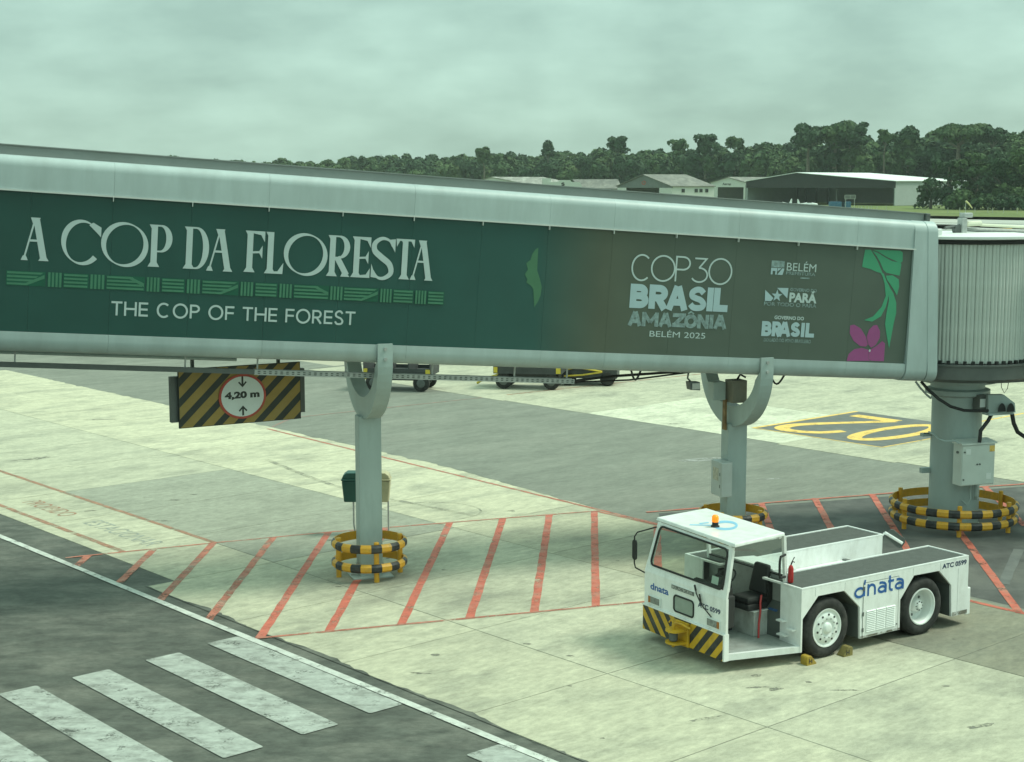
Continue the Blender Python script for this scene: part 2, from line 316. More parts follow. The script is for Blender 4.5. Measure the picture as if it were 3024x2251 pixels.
def sans(ch, x0, x1, y0, y1, w):
    """list of strokes (each a list of quads) for a geometric sans letter in the box"""
    X = lambda a: x0 + w/2 + (x1-x0-w)*a; Y = lambda b: y0 + w/2 + (y1-y0-w)*b
    S = []
    def ln(*p, closed=False): S.append(ribbon([(X(a), Y(b)) for a, b in p], w, closed))
    def lnf(*p): # full height ends (butt)
        S.append(ribbon([(X(a), (y0 if b <= 0 else y1 if b >= 1 else Y(b))) for a, b in p], w))
    def el(a, b, ra, rb, t0, t1, closed=False, n=26):
        pts = arc(X(a), Y(b), ra*(x1-x0-w), rb*(y1-y0-w), t0, t1, n)
        if closed: pts = pts[:-1]
        S.append(ribbon(pts, w, closed))
    if ch == 'O' or ch == '0' : el(.5,.5,.5,.5,0,360,True,36)
    elif ch == 'C': el(.5,.5,.5,.5,48,312)
    elif ch == 'P': lnf((0,0),(0,1)); S.append(ribbon([(X(0),Y(1)),(X(.5),Y(1))]+arc(X(.5),Y(.735),.5*(x1-x0-w),.265*(y1-y0-w),85,-85,16)+[(X(.5),Y(.47)),(X(0),Y(.47))], w))
    elif ch == 'B':
        lnf((0,0),(0,1)); W = x1-x0-w; H = y1-y0-w
        S.append(ribbon([(X(0),Y(1)),(X(.52),Y(1))]+arc(X(.52),Y(.76),.38*W,.24*H,85,-85,14)+[(X(.5),Y(.52)),(X(0),Y(.52))], w))
        S.append(ribbon([(X(0),Y(.52)),(X(.55),Y(.52))]+arc(X(.55),Y(.26),.45*W,.26*H,85,-85,14)+[(X(.55),Y(0)),(X(0),Y(0))], w))
    elif ch == 'R':
        lnf((0,0),(0,1)); W = x1-x0-w; H = y1-y0-w
        S.append(ribbon([(X(0),Y(1)),(X(.5),Y(1))]+arc(X(.5),Y(.72),.42*W,.28*H,85,-85,14)+[(X(.5),Y(.44)),(X(0),Y(.44))], w))
        S.append(ribbon([(X(.45),Y(.44)),(x1-w*.55,y0)], w*1.05))
    elif ch == 'A':
        S.append(ribbon([(x0+w*.5,y0),((x0+x1)/2-w*.08,y1-w*.02)], w)); S.append(ribbon([((x0+x1)/2+w*.08,y1-w*.02),(x1-w*.5,y0)], w)); ln((.22,.26),(.78,.26))
    elif ch == 'I': S.append(ribbon([((x0+x1)/2,y0),((x0+x1)/2,y1)], w))
    elif ch == 'L': lnf((0,0),(0,1)); S.append(ribbon([(x0,Y(0)),(x1,Y(0))], w))
    elif ch == 'M': lnf((0,0),(0,1)); lnf((1,0),(1,1)); S.append(ribbon([(X(0),y1-w*.3),((x0+x1)/2,y0+w*1.0)], w*.9)); S.append(ribbon([((x0+x1)/2,y0+w*1.0),(X(1),y1-w*.3)], w*.9))
    elif ch == 'N': lnf((0,0),(0,1)); lnf((1,0),(1,1)); S.append(ribbon([(X(0),y1-w*.3),(X(1),y0+w*.3)], w*.95))
    elif ch == 'Z': S.append(ribbon([(x0,Y(1)),(x1,Y(1))], w)); S.append(ribbon([(x0,Y(0)),(x1,Y(0))], w)); S.append(ribbon([(X(1),Y(1)),(X(0),Y(0))], w))
    elif ch == 'T': S.append(ribbon([(x0,Y(1)),(x1,Y(1))], w)); S.append(ribbon([((x0+x1)/2,y0),((x0+x1)/2,y1)], w))
    elif ch == 'H': lnf((0,0),(0,1)); lnf((1,0),(1,1)); ln((0,.5),(1,.5))
    elif ch == 'E': lnf((0,0),(0,1)); S.append(ribbon([(x0,Y(1)),(x1,Y(1))], w)); S.append(ribbon([(x0,Y(0)),(x1,Y(0))], w)); S.append(ribbon([(x0,Y(.5)),(x1-w*.2,Y(.5))], w))
    elif ch == 'F': lnf((0,0),(0,1)); S.append(ribbon([(x0,Y(1)),(x1,Y(1))], w)); S.append(ribbon([(x0,Y(.5)),(x1-w*.2,Y(.5))], w))
    elif ch == 'S':
        pts = spline([(X(.95),Y(.82)),(X(.72),Y(.98)),(X(.42),Y(1)),(X(.1),Y(.85)),(X(.1),Y(.64)),(X(.4),Y(.53)),(X(.75),Y(.44)),(X(.98),Y(.24)),(X(.85),Y(.05)),(X(.5),Y(0)),(X(.2),Y(.04)),(X(0),Y(.2))], 5)
        S.append(ribbon(pts, w))
    elif ch == '3': S.append(ribbon([(X(.05),Y(1)),(X(.88),Y(1)),(X(.38),Y(.6))], w)); el(.42,.3,.58,.3,96,-150)
    elif ch == '2': S.append(ribbon(spline([(X(.02),Y(.74)),(X(.12),Y(.94)),(X(.5),Y(1.0)),(X(.88),Y(.92)),(X(.98),Y(.72)),(X(.8),Y(.5)),(X(.4),Y(.22)),(X(.05),Y(.0))],5), w)); S.append(ribbon([(x0,Y(0)),(x1,Y(0))], w))
    return S

def nouveau(ch, x0, x1, y0, y1, tk, tn):
    """display capitals with thick and thin strokes and flared ends"""
    W = x1-x0; H = y1-y0; S = []
    def stem(cx, t=tk, b0=y0, b1=y1):
        S.append([[(cx-t*.95,b0),(cx+t*.95,b0),(cx+t*.5,b0+H*.11),(cx-t*.5,b0+H*.11)], [(cx-t*.5,b0+H*.11),(cx+t*.5,b0+H*.11),(cx+t*.5,b1-H*.09),(cx-t*.5,b1-H*.09)], [(cx-t*.5,b1-H*.09),(cx+t*.5,b1-H*.09),(cx+t*.5,b1),(cx-t*.85,b1)]])
    def leg(xa, ya, xb, yb, t): S.append(ribbon([(xa,ya),(xb,yb)], t))
    def foot(cx, t): S.append([[(cx-t,y0),(cx+t,y0),(cx+t*.42,y0+H*.11),(cx-t*.42,y0+H*.11)]])
    def ring(a0=0, a1=360, tilt=-28, n=44):
        rx, ry = W/2-tn/2, H/2-tn/2; pts = arc((x0+x1)/2, (y0+y1)/2, rx, ry, a0, a1, n); ws = []
        for i in range(len(pts)):
            t = radians(a0+(a1-a0)*i/n); ws.append(tn*.8 + (tk-tn*.8)*abs(cos(t-radians(tilt)))**1.4)
        if a1-a0 == 360: S.append(ribbon(pts[:-1], ws[:-1], True))
        else: S.append(ribbon(pts, ws))
    def bowl(cx, ya, yb, xr):
        pts = [(cx, ya)] + arc(cx+(xr-cx)*.35, (ya+yb)/2, (xr-cx)*.65-tk*.4, abs(ya-yb)/2, 90, -90, 18) + [(cx, yb)]
        ws = [tn]+[tn+(tk-tn)*cos(radians(90-180*i/18))**1.3 if 0 < i < 18 else tn for i in range(19)]+[tn]
        S.append(ribbon(pts, ws))
    if ch == 'A':
        cx = x0+W*.50
        leg(x0+W*.12, y0+H*.05, cx-tk*.1, y1-H*.05, tn); leg(x1-W*.17, y0+H*.03, cx+tk*.12, y1-H*.02, tk)
        foot(x0+W*.13, W*.13); foot(x1-W*.17, W*.19); S.append([[(x0+W*.28,y0+H*.44),(x1-W*.3,y0+H*.44),(x1-W*.31,y0+H*.49),(x0+W*.3,y0+H*.49)]])
        S.append([[(cx-tk*.75,y1),(cx-tk*.35,y1-H*.16),(cx+tk*.5,y1-H*.1),(cx+tk*.75,y1)]])
    elif ch == 'O': ring(tilt=-25)
    elif ch == 'C':
        ring(45, 318, tilt=150); S.append([[(x1-W*.32,y1-H*.10),(x1-W*.22,y1-H*.035),(x1,y1-H*.14),(x1-W*.005,y1-H*.36),(x1-W*.12,y1-H*.26)]])
    elif ch == 'P': stem(x0+tk*.9); bowl(x0+tk*.9, y1-tn*.5, y0+H*.37, x1)
    elif ch == 'D': stem(x0+tk*.9); bowl(x0+tk*.9, y1-tn*.5, y0+tn*.5, x1)
    elif ch == 'R': stem(x0+tk*.9); bowl(x0+tk*.9, y1-tn*.5, y0+H*.46, x1-W*.06); leg(x0+W*.42, y0+H*.47, x1-W*.14, y0+H*.04, tk); S.append([[(x1-W*.4,y0),(x1,y0),(x1-W*.14,y0+H*.1),(x1-W*.32,y0+H*.1)]])
    elif ch in 'EF':
        cx = x0+tk*.9; stem(cx)
        S.append([[(cx,y1),(x1,y1),(x1,y1-H*.26),(x1-W*.2,y1-H*.09),(cx,y1-H*.045)]])
        S.append([[(cx,y0+H*.5),(x1-W*.26,y0+H*.52),(x1-W*.10,y0+H*.66),(x1-W*.10,y0+H*.34),(x1-W*.26,y0+H*.47),(cx,y0+H*.45)]])
        if ch == 'E': S.append([[(cx,y0),(x1,y0),(x1,y0+H*.24),(x1-W*.2,y0+H*.08),(cx,y0+H*.045)]])
    elif ch == 'L': cx = x0+tk*.9; stem(cx); S.append([[(cx,y0),(x1-W*.03,y0),(x1,y0+H*.27),(x1-W*.3,y0+H*.06),(cx,y0+H*.045)]])
    elif ch == 'T':
        cx = (x0+x1)/2; stem(cx); S.append([[(x0,y1),(x1,y1),(x1-W*.02,y1-H*.2),(x1-W*.2,y1-H*.05),(x0+W*.2,y1-H*.05),(x0+W*.05,y1-H*.2)]])
    elif ch == 'S':
        pts = spline([(x0+W*.86,y0+H*.80),(x0+W*.72,y0+H*.94),(x0+W*.42,y0+H*.98),(x0+W*.14,y0+H*.86),(x0+W*.14,y0+H*.68),(x0+W*.42,y0+H*.53),(x0+W*.76,y0+H*.37),(x0+W*.84,y0+H*.16),(x0+W*.58,y0+H*.03),(x0+W*.3,y0+H*.04),(x0+W*.1,y0+H*.2)], 5)
        n = len(pts); S.append(ribbon(pts, [tn+(tk*1.05-tn)*max(0, sin(pi*(i/n)*1.0))**1.6 for i in range(n)]))
        S.append([[(x0+W*.78,y0+H*.86),(x0+W*.7,y0+H*.96),(x0+W*.98,y0+H*.98),(x0+W*.98,y0+H*.66)]]); S.append([[(x0+W*.02,y0+H*.36),(x0+W*.02,y0+H*.04),(x0+W*.3,y0+H*.02),(x0+W*.18,y0+H*.12)]])
    return S

def font_polys(s, offset=0.0):
    c = bpy.data.curves.new('tmp', 'FONT'); c.body = s; c.offset = offset; c.resolution_u = 4; c.fill_mode = 'FRONT'
    o = bpy.data.objects.new('tmp', c); COL.objects.link(o); bpy.context.view_layer.update()
    dg = bpy.context.evaluated_depsgraph_get(); me = o.evaluated_get(dg).to_mesh()
    vs = [(v.co.x, v.co.y) for v in me.vertices]; fs = [tuple(p.vertices) for p in me.polygons]
    o.evaluated_get(dg).to_mesh_clear(); bpy.data.objects.remove(o); bpy.data.curves.remove(c)
    return vs, fs
class Print:
    """flat lettering laid on a surface; put() maps 2D to 3D"""
    def __init__(s, fn, lift=0.003): s.fn = fn; s.mb = MB(); s.k = 0; s.lift = lift
    def strokes(s, S):
        for st in S:
            h = s.lift + s.k*0.00025; s.k += 1
            for poly in st: s.mb.add([s.fn(a, b, h) for a, b in poly], [tuple(range(len(poly)))])
    def poly(s, poly): s.strokes([[poly]])
    def text(s, txt, x0, x1, y0, y1, offset=0.0, skew=0.0):
        vs, fs = font_polys(txt, offset)
        ax = min(v[0] for v in vs); bx = max(v[0] for v in vs); ay = min(v[1] for v in vs); by = max(v[1] for v in vs)
        h = s.lift + s.k*0.00025; s.k += 1
        s.mb.add([s.fn(x0+(v[0]-ax)/(bx-ax)*(x1-x0), y0+(v[1]-ay)/(by-ay)*(y1-y0)+skew*(v[0]-ax)/(bx-ax), h) for v in vs], fs)
    def build(s, name, m, parent=None, **k): return s.mb.build(name, m, parent, fix=False, **k)
# ================================================================== GROUND
A1 = radians(138.5); A2 = radians(48.5)
E1 = Vector((sin(A1), cos(A1), 0)); E2 = Vector((sin(A2), cos(A2), 0))
def PQ(p, q, z=0.0): return E1*p + E2*q + Vector((0, 0, z))
def topq(pt): v = Vector((pt[0], pt[1], 0)); return v.dot(E1), v.dot(E2)

def sheet(name, pts, z, m, parent=None, kind='structure'):
    mb = MB(); mb.add([(p[0], p[1], z) for p in pts], [tuple(range(len(pts)))])
    o = mb.build(name, m, parent, fix=False)
    if o.data.polygons[0].normal.z < 0: o.data.flip_normals()
    if kind: o['kind'] = kind
    return o
sheet('ground', [(-3000,-400),(3000,-400),(3000,4500),(-3000,4500)], -.08, M_GRASS)
sheet('road', [PQ(-120,-60),PQ(80,-60),PQ(80,19),PQ(-120,19)], 0, M_ASPH2)
sheet('taxi_lane', [PQ(-170,19),PQ(80,19),PQ(80,39),PQ(-170,39)], 0, M_ASPH)
sheet('far_apron', [PQ(-250,39),PQ(80,39),PQ(80,130),PQ(-250,190)], -.002, mat('far_concrete', (.40,.37,.285), .85, var=.1, scale=.3, dirt=(.26,.26,.22), dirt_amt=.5, dscale=.12))

# concrete slabs, one object each
M_BED = mat('joint_filler', (.17,.17,.14), .9, var=.2, scale=3)
sheet('joint_bed', [PQ(-70,15.1),PQ(-27.3,15.1),PQ(-27.3,14.5),PQ(3,14.5),PQ(3,25.7),PQ(-24,25.9),PQ(-34,27.0),PQ(-70,27.1)], .003, M_BED)
sheet('joint_bed', [PQ(-56,37.6),PQ(-8,37.6),PQ(-8,62.1),PQ(-56,62.1)], .003, M_BED)
apron = empty('concrete_apron', (0,0,0), kind='structure')
def slab(p0, p1, q0, q1, tone, q1b=None, name='slab', par=apron, g=.011):
    j = lambda: random.uniform(-.003, .003)
    if q1b is None: q1b = q1
    top = .009 + random.uniform(-.0008, .0008)
    P = [PQ(p0+g, q0+g), PQ(p1-g, q0+g), PQ(p1-g, q1b-g), PQ(p0+g, q1-g)]
    mb = MB(); mb.hexa([(v.x, v.y, -.05) for v in P] + [(v.x, v.y, top) for v in P])
    o = mb.build(name, M_CONC, par); o.color = (tone[0], tone[1], tone[2], 1); return o
def tone(k, w=0.0): return (k*(1+w), k, k*(1-w*1.5))
plines = [-24.0-3.35*i for i in range(0, 13)][::-1] + [-20.65+3.35*i for i in range(0, 8)]
def farq(p): return float(np.interp(p, [-70,-44,-34,-24,-10], [27.45,27.45,27.3,26.15,25.9]))
for i in range(len(plines)-1):
    p0, p1 = plines[i], plines[i+1]; pm = (p0+p1)/2
    k = random.uniform(.94, 1.06)
    near = 15.05 if p1 < -27.0 else 14.42
    a = tone(k*(1.0 if pm > -27 else 1.02), .02)
    slab(p0, p1, near, 17.4, a)
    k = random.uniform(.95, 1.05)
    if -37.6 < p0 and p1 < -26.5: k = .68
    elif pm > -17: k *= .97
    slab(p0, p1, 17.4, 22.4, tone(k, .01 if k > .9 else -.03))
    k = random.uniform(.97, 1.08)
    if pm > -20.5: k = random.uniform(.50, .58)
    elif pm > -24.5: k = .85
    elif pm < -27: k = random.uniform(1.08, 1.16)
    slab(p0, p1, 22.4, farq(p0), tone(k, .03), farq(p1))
pf = [-55.6+4.3*i for i in range(0, 12)]; qf = [37.4, 43.6, 49.8, 56.0, 62.2]
for i in range(len(pf)-1):
    for jx in range(len(qf)-1):
        k = random.uniform(.92, 1.0)
        if jx == 0 and -39 < pf[i] and pf[i+1] < -29: k = 1.28
        slab(pf[i], pf[i+1], qf[jx]+ (0 if jx else random.uniform(-.12,.12)), qf[jx+1], tone(k, .01 if k < 1.2 else -.01), name='slab')
# ragged asphalt lip along the slab edge
mb = MB(); 
pts = []; x = -60.0
rr = random.Random(3)
while x < -24.5:
    pts.append((x, farq(x)-rr.uniform(0, .09) - (.09 if rr.random() < .1 else 0))); x += rr.uniform(.10, .35)
vs = []
for p, q in pts: vs += [PQ(p, q, .0115), PQ(p, farq(p)+.03, .0115)]
mb.add(vs, [(2*i, 2*i+2, 2*i+3, 2*i+1) for i in range(len(pts)-1)]); mb.build('asphalt_edge', M_ASPH, kind='structure')
mb = MB(); pts = []; x = -27.4
while x < 2: pts.append((x, 14.45+.05*sin(x*1.7)+rr.uniform(-.02, .06))); x += rr.uniform(.08, .25)
vs = []
for p, q in pts: vs += [PQ(p, 14.40, .0112), PQ(p, q, .0112)]
mb.add(vs, [(2*i, 2*i+2, 2*i+3, 2*i+1) for i in range(len(pts)-1)]); mb.build('asphalt_edge', M_ASPH2, kind='structure')
# dark stained asphalt inside the right hatch (beside the rotunda column)
sheet('dark_asphalt', [PQ(-24.4,26.3),PQ(-8,26.0),PQ(-8,29.5),(13.9,40.4,0),(3.6,36.95,0)], .004, mat('dark_asphalt', (.085,.085,.08), .8, var=.3, scale=1.2, bump=.3, dirt=(.17,.165,.14), dirt_amt=.6, dscale=.6))

# painted markings
def line_strip(pts, w, z=.0135):
    mb = MB(); fine = []
    for a, b in zip(pts[:-1], pts[1:]):
        n = max(1, int(hypot(b[0]-a[0], b[1]-a[1])/.3)); n = min(n, 120)
        fine += [(a[0]+(b[0]-a[0])*i/n, a[1]+(b[1]-a[1])*i/n) for i in range(n)]
    fine.append((pts[-1][0], pts[-1][1]))
    q = ribbon([(x+random.uniform(-.006,.006), y+random.uniform(-.006,.006)) for x, y in fine], [w*random.uniform(.93,1.06) for _ in fine])
    for poly in q: mb.add([(a, b, z) for a, b in poly], [(0,1,2,3)])
    return mb
def paint(name, pts, w, m, z=.0135):
    o = line_strip(pts, w, z).build(name, m, fix=False)
    if o.data.polygons[0].normal.z < 0: o.data.flip_normals()
    o['kind'] = 'structure'; return o
paint('white_edge_line', [PQ(-70,14.05)[:2], PQ(10,14.05)[:2]], .15, M_WPAINT, .0165)
paint('red_line', [PQ(-60,17.42)[:2], (-6.67,33.79)], .13, M_REDO)
paint('red_line', [PQ(-60,15.55)[:2], PQ(-30.3,15.45)[:2]], .14, M_REDO)
TOP = [(-9.63,32.40),(-6.71,33.78),(-4.15,34.90),(2.06,37.18)]; BOT = [(-4.55,26.47),(2.59,28.89),(6.5,30.2)]
tx, ty = zip(*TOP); bx_, by_ = zip(*BOT)
paint('red_line', TOP, .085, M_RED, .0145); paint('red_line', BOT, .09, M_RED, .0145)
paint('red_line', [(-8.06,50.05),(-2.9,43.6),(3.5,35.66)], .11, M_RED, .0135)
paint('red_line', [(2.06,37.20),(3.44,35.60)], .09, M_RED, .0150)
tops = [-9.2,-7.91,-6.71,-5.45,-4.25,-2.95,-1.48,-.22,.91,2.03]; bots = [-9.2,-7.95,-6.82,-5.62,-4.48,-3.30,-2.03,-.79,.42,1.60]
for k, (a, b) in enumerate(zip(tops, bots)):
    ya = float(np.interp(a, tx, ty))
    if b < -4.5:      # ends on the white edge line (q = 14.05)
        yb = (14.05 - b*E2.x)/E2.y + .08
    else: yb = float(np.interp(b, bx_, by_))
    paint('hatch_stripe', [(a, ya), (b, yb)], .165, M_REDF if k > 3 else M_RED, .0125)
paint('red_line', [(3.30,37.05),(10.15,39.5),(13.76,40.63),(22,43.3)], .10, M_REDF, .0145)
paint('red_line', [PQ(-24.2,25.95)[:2], PQ(-12.0,25.75)[:2]], .13, M_REDF, .0145)
for a, b in [((3.42,35.5),(2.9,29.6)),((4.9,37.6),(4.5,31.5)),((6.3,38.15),(5.8,32.4)),((7.77,38.74),(7.3,33.2)),((9.36,39.29),(8.6,32.0)),((10.98,39.75),(9.54,28.08)),((12.60,40.25),(12.1,35.5)),((14.2,40.75),(13.4,34.5))]:
    paint('hatch_stripe', [a, b], .17, M_REDF, .0125)
paint('dark_stripe', [(11.2,33.2),(9.9,30.2)], .22, M_DPAINT, .0105)
paint('red_line', [(-8.06,50.05),(-7.6,52.5),(-.2,58.3)], .10, mat('ghost_red_paint', (.27,.17,.14), .85, var=.2, dirt=(.17,.17,.165), dirt_amt=.8, dscale=2), .006)
paint('red_line', [(-.2,58.3),(9.0,65.6),(30,82)], .13, M_REDO, .0135)
# pedestrian crossing
for p0, p1, q0, q1 in [(-23.15,-18.33,13.33,13.96),(-23.0,-18.25,12.05,12.70),(-22.95,-18.2,10.70,11.36),(-22.95,-18.2,9.46,10.10),(-22.95,-18.2,8.15,8.80),(-16.05,-11.2,13.33,13.96),(-16.0,-11.2,12.05,12.70)]:
    c = .03; poly = [PQ(p0+c,q0), PQ(p1-c,q0), PQ(p1,q0+c), PQ(p1,q1-c), PQ(p1-c,q1), PQ(p0+c,q1), PQ(p0,q1-c), PQ(p0,q0+c)]
    sheet('crossing_stripe', poly, .0135, M_CWPAINT)
# stencilled words between the red lines
def ground_text(name, txt, p0, p1, q0, q1, m, z=.0125, flip=False):
    if flip: pr = Print(lambda a, b, h: PQ(p0+p1-a, q0+q1-b, z))
    else: pr = Print(lambda a, b, h: PQ(a, b, z))
    pr.text(txt, p0, p1, q0, q1, .0); o = pr.build(name, m, kind='structure')
    if o.data.polygons[0].normal.z < 0: o.data.flip_normals()
ground_text('road_lettering', 'PROIBIDO', -36.85, -34.6, 16.02, 16.50, M_REDO)
ground_text('road_lettering', 'ESTACIONAR', -33.6, -30.45, 16.08, 16.58, M_LETTER)
# stand number 02 in its dark box
cor = [(7.97,50.2),(12.24,53.95),(15.58,50.02),(11.33,46.43)]
sheet('stand_number_box', cor, .0125, M_DPAINT)
paint('yellow_line', [cor[0], cor[1]], .16, M_YPAINT, .0150); paint('yellow_line', [cor[0], cor[3], cor[2]], .07, M_YPAINT, .0150)
c0 = Vector((7.97,50.2,0)); ea = Vector((11.33-7.97,46.43-50.2,0)); eb = Vector((12.24-7.97,53.95-50.2,0))
la, lb = ea.length, eb.length
def num(a, b): v = c0 + ea*a + eb*b; return (v.x, v.y)
def N2(pts, w, closed=False, z=.0165):
    P = [num(*p) for p in pts]; mb = MB()
    for poly in ribbon(P, w, closed): mb.add([(x, y, z) for x, y in poly], [(0,1,2,3)])
    return mb
mb = MB()
two = spline([(.47,.30),(.40,.155),(.24,.085),(.12,.13),(.10,.27),(.19,.45),(.33,.66),(.44,.83)], 6)
for poly in ribbon([num(*p) for p in two], [.38+.12*abs(sin(i*.09)) for i in range(len(two))]): mb.add([(x, y, .0165) for x, y in poly], [(0,1,2,3)])
for poly in ribbon([num(.46,.845), num(.10,.845)], .55): mb.add([(x, y, .0168) for x, y in poly], [(0,1,2,3)])
zero = [(.72+.13*cos(t*pi/18), .49+.36*sin(t*pi/18)) for t in range(36)]
for poly in ribbon([num(*p) for p in zero], [.36+.12*abs(sin(t*pi/18)) for t in range(36)], True): mb.add([(x, y, .0165) for x, y in poly], [(0,1,2,3)])
o = mb.build('stand_number', M_YPAINT, kind='structure')
# second stand box further right
paint('yellow_line', [(17.5,49.5),(22.3,53.6)], .16, M_YPAINT, .0135); paint('yellow_line', [(15.9,51.6),(20,55.3)], .12, M_YPAINT, .0135)
# pale worn patches on the taxi lane, dark drips and chips on the concrete
def blot(name, px, py, rx, ry, m, z, n=18, az=138.5):
    c = ground(px, py); a = radians(az); e = Vector((sin(a), cos(a), 0)); f_ = Vector((cos(a), -sin(a), 0)); P = []
    for i in range(n):
        t = 2*pi*i/n; r = random.uniform(.6, 1.15); v = c + e*(rx*r*cos(t)) + f_*(ry*r*sin(t)); P.append((v.x, v.y))
    return sheet(name, P, z, m)
M_PALE = mat('pale_worn_patch', (.33,.33,.31), .85, var=.15, scale=3); M_STAIN = mat('dark_stain', (.19,.185,.15), .8, var=.3, scale=6); add_wear(M_STAIN, 1.0, 4.0, 14.0); add_wear(M_PALE, .7, 3.0, 14.0)
M_SCUFF = mat('tyre_scuff', (.27,.265,.21), .85, var=.2, scale=5); add_wear(M_SCUFF, 1.3, 2.0, 18.0)
for px, py, rx, ry in [(2085,1357,1.1,.28),(2270,1415,.55,.07)]: blot('worn_patch', px, py, rx, ry, M_PALE, .0045, az=75)
for px, py, rx, ry in [(85,1358,.5,.16),(130,1352,.35,.15),(295,1240,.7,.10),(522,1478,.28,.09),(268,1510,.2,.07),(470,1538,.18,.06),(490,1540,.14,.05),(2010,1252,.5,.08),(2240,2032,.22,.05),(2290,2036,.16,.08),(2080,2125,.3,.06),(2500,2040,.25,.04),(2900,2145,.3,.08),(1240,1990,.2,.05),(1985,1252,.3,.05),(650,2020,.1,.04)]: blot('stain', px, py, rx, ry, M_STAIN, .0108, az=random.uniform(60,100))
def scuff(pts, w):
    o = line_strip(spline(pts, 8), w, .0112).build('tyre_mark', M_SCUFF, fix=False); o['kind'] = 'structure'
cc = ground(1270, 1512)
scuff([(cc.x+1.25*cos(t*.5), cc.y+1.1*sin(t*.5)) for t in range(-2, 9)], .06)
scuff([PQ(-38,24)[:2], PQ(-33,23.2)[:2], PQ(-28,23.6)[:2]], .18)
for i in range(26):
    p = random.uniform(-36, -13); q = random.uniform(15.2, 26); c = PQ(p, q); r = random.uniform(.02, .07); a0 = random.uniform(0, 6.3)
    P = [(c.x+r*(1+random.uniform(-.3,.3))*cos(a0+k*.7)*1.4, c.y+r*(1+random.uniform(-.3,.3))*sin(a0+k*.7)) for k in range(9)]
    sheet('stain', P, .0109, M_STAIN)
# oil darkening on the hatched area round the near column and under the tractor is real dirt
M_OIL = mat('oily_dirt', (.20,.195,.165), .75, var=.3, scale=2.5, dirt=(.33,.32,.27), dirt_amt=.8, dscale=2.2)

# airfield beyond
def band(name, yL0, yL1, yR0, yR1, z, m, x0=-420, x1=420, kind='structure'):
    def ln(yl, yr):
        a = ground(2764, yl); b = ground(3024, yr); d = (b-a)/(b.x-a.x); return [(x, a.y+d.y*(x-a.x)) for x in (x0, x1)]
    t = ln(yL0, yR0); b = ln(yL1, yR1); return sheet(name, [b[0], b[1], t[1], t[0]], z, m)
M_FROAD = mat('service_road', (.17,.175,.15), .9, var=.1, scale=.1)
band('service_road', 640.5, 643.5, 645, 648, -.02, M_FROAD)
band('runway_shoulder', 645.0, 660.8, 649.5, 664.8, -.03, M_FROAD)
band('runway', 646.2, 657.3, 651.0, 661.2, -.02, M_RUNWAY)
band('runway_edge_line', 659.4, 662.3, 663.6, 667.0, -.01, M_WPAINT)
band('service_road', 663.0, 666.0, 667.6, 671.4, -.02, M_FROAD)
a = ground(2780, 667); b = ground(2838, 667.6); c = ground(2846, 700); d = ground(2786, 700)
sheet('taxiway_patch', [a, b, c, d], -.02, mat('taxiway_patch', (.25,.26,.24), .9, var=.08, scale=.2))

# ================================================================== FOREST AND TREES
M_LEAF = mat('foliage', (.050,.092,.036), .8, var=.22, scale=.35, dirt=(.10,.13,.045), dirt_amt=.6, dscale=.12, spec=.25)
M_LEAF2 = mat('light_foliage', (.070,.120,.044), .8, var=.25, scale=.3, dirt=(.13,.14,.06), dirt_amt=.5, dscale=.15, spec=.25)
M_LEAF3 = mat('dark_foliage', (.038,.074,.034), .8, var=.25, scale=.4, spec=.25)
M_TRUNK = mat('bark', (.16,.14,.11), .9, var=.3, scale=2)
rs = np.random.RandomState(11)
def crown_leaves(lobes, dens, size):
    """leaf clump quads over the surface and inside of a set of ellipsoid lobes"""
    V = []; 
    for (cx, cy, cz, rx, ry, rz) in lobes:
        n = int(dens*(rx*rz+ry*rz+rx*ry)/3)
        u = rs.normal(size=(n, 3)); u /= np.linalg.norm(u, axis=1)[:, None]
        u[:, 2] = np.where(rs.rand(n) < .65, np.abs(u[:, 2]), u[:, 2])
        r = 1 - np.abs(rs.normal(scale=.13, size=(n, 1))) + rs.rand(n, 1)*.07
        c = np.array([cx, cy, cz]) + u*r*np.array([rx, ry, rz])
        nrm = u + rs.normal(scale=.45, size=(n, 3)); nrm /= np.linalg.norm(nrm, axis=1)[:, None]
        a = np.cross(nrm, rs.normal(size=(n, 3))); a /= np.linalg.norm(a, axis=1)[:, None]; b = np.cross(nrm, a)
        s = size*(.55+.9*rs.rand(n, 1)); s2 = s*(.5+.5*rs.rand(n, 1))
        V.append(np.stack([c-a*s, c-b*s2+a*s*.15, c+a*s, c+b*s2], axis=1))
    return np.concatenate(V).reshape(-1, 3)
def leaf_mesh(name, V, m, parent=None, kind=None):
    nq = len(V)//4; me = bpy.data.meshes.new(name); me.vertices.add(len(V)); me.vertices.foreach_set('co', V.astype(np.float32).ravel())
    me.loops.add(nq*4); me.loops.foreach_set('vertex_index', np.arange(nq*4, dtype=np.int32)); me.polygons.add(nq)
    me.polygons.foreach_set('loop_start', np.arange(0, nq*4, 4, dtype=np.int32)); me.polygons.foreach_set('loop_total', np.full(nq, 4, dtype=np.int32))
    me.update(); me.validate(); 
    for mm in (m if isinstance(m, (list, tuple)) else [m]): me.materials.append(mm)
    o = bpy.data.objects.new(name, me); COL.objects.link(o)
    if parent: o.parent = parent
    if kind: o['kind'] = kind
    return o
def lobes_for(x, y, z0, r, h, n=6, flat=1.0):
    L = [(x, y, z0+h*.55, r*.72, r*.72, h*.42)]
    for k in range(n):
        t = rs.uniform(0, 2*pi); d = r*rs.uniform(.35, .8); rr_ = r*rs.uniform(.28, .5)
        L.append((x+d*cos(t), y+d*sin(t), z0+h*rs.uniform(.35, .9)*flat, rr_, rr_, rr_*rs.uniform(.6, .9)))
    return L
def hgt(px, py, y): return at_range(px, py, y).z
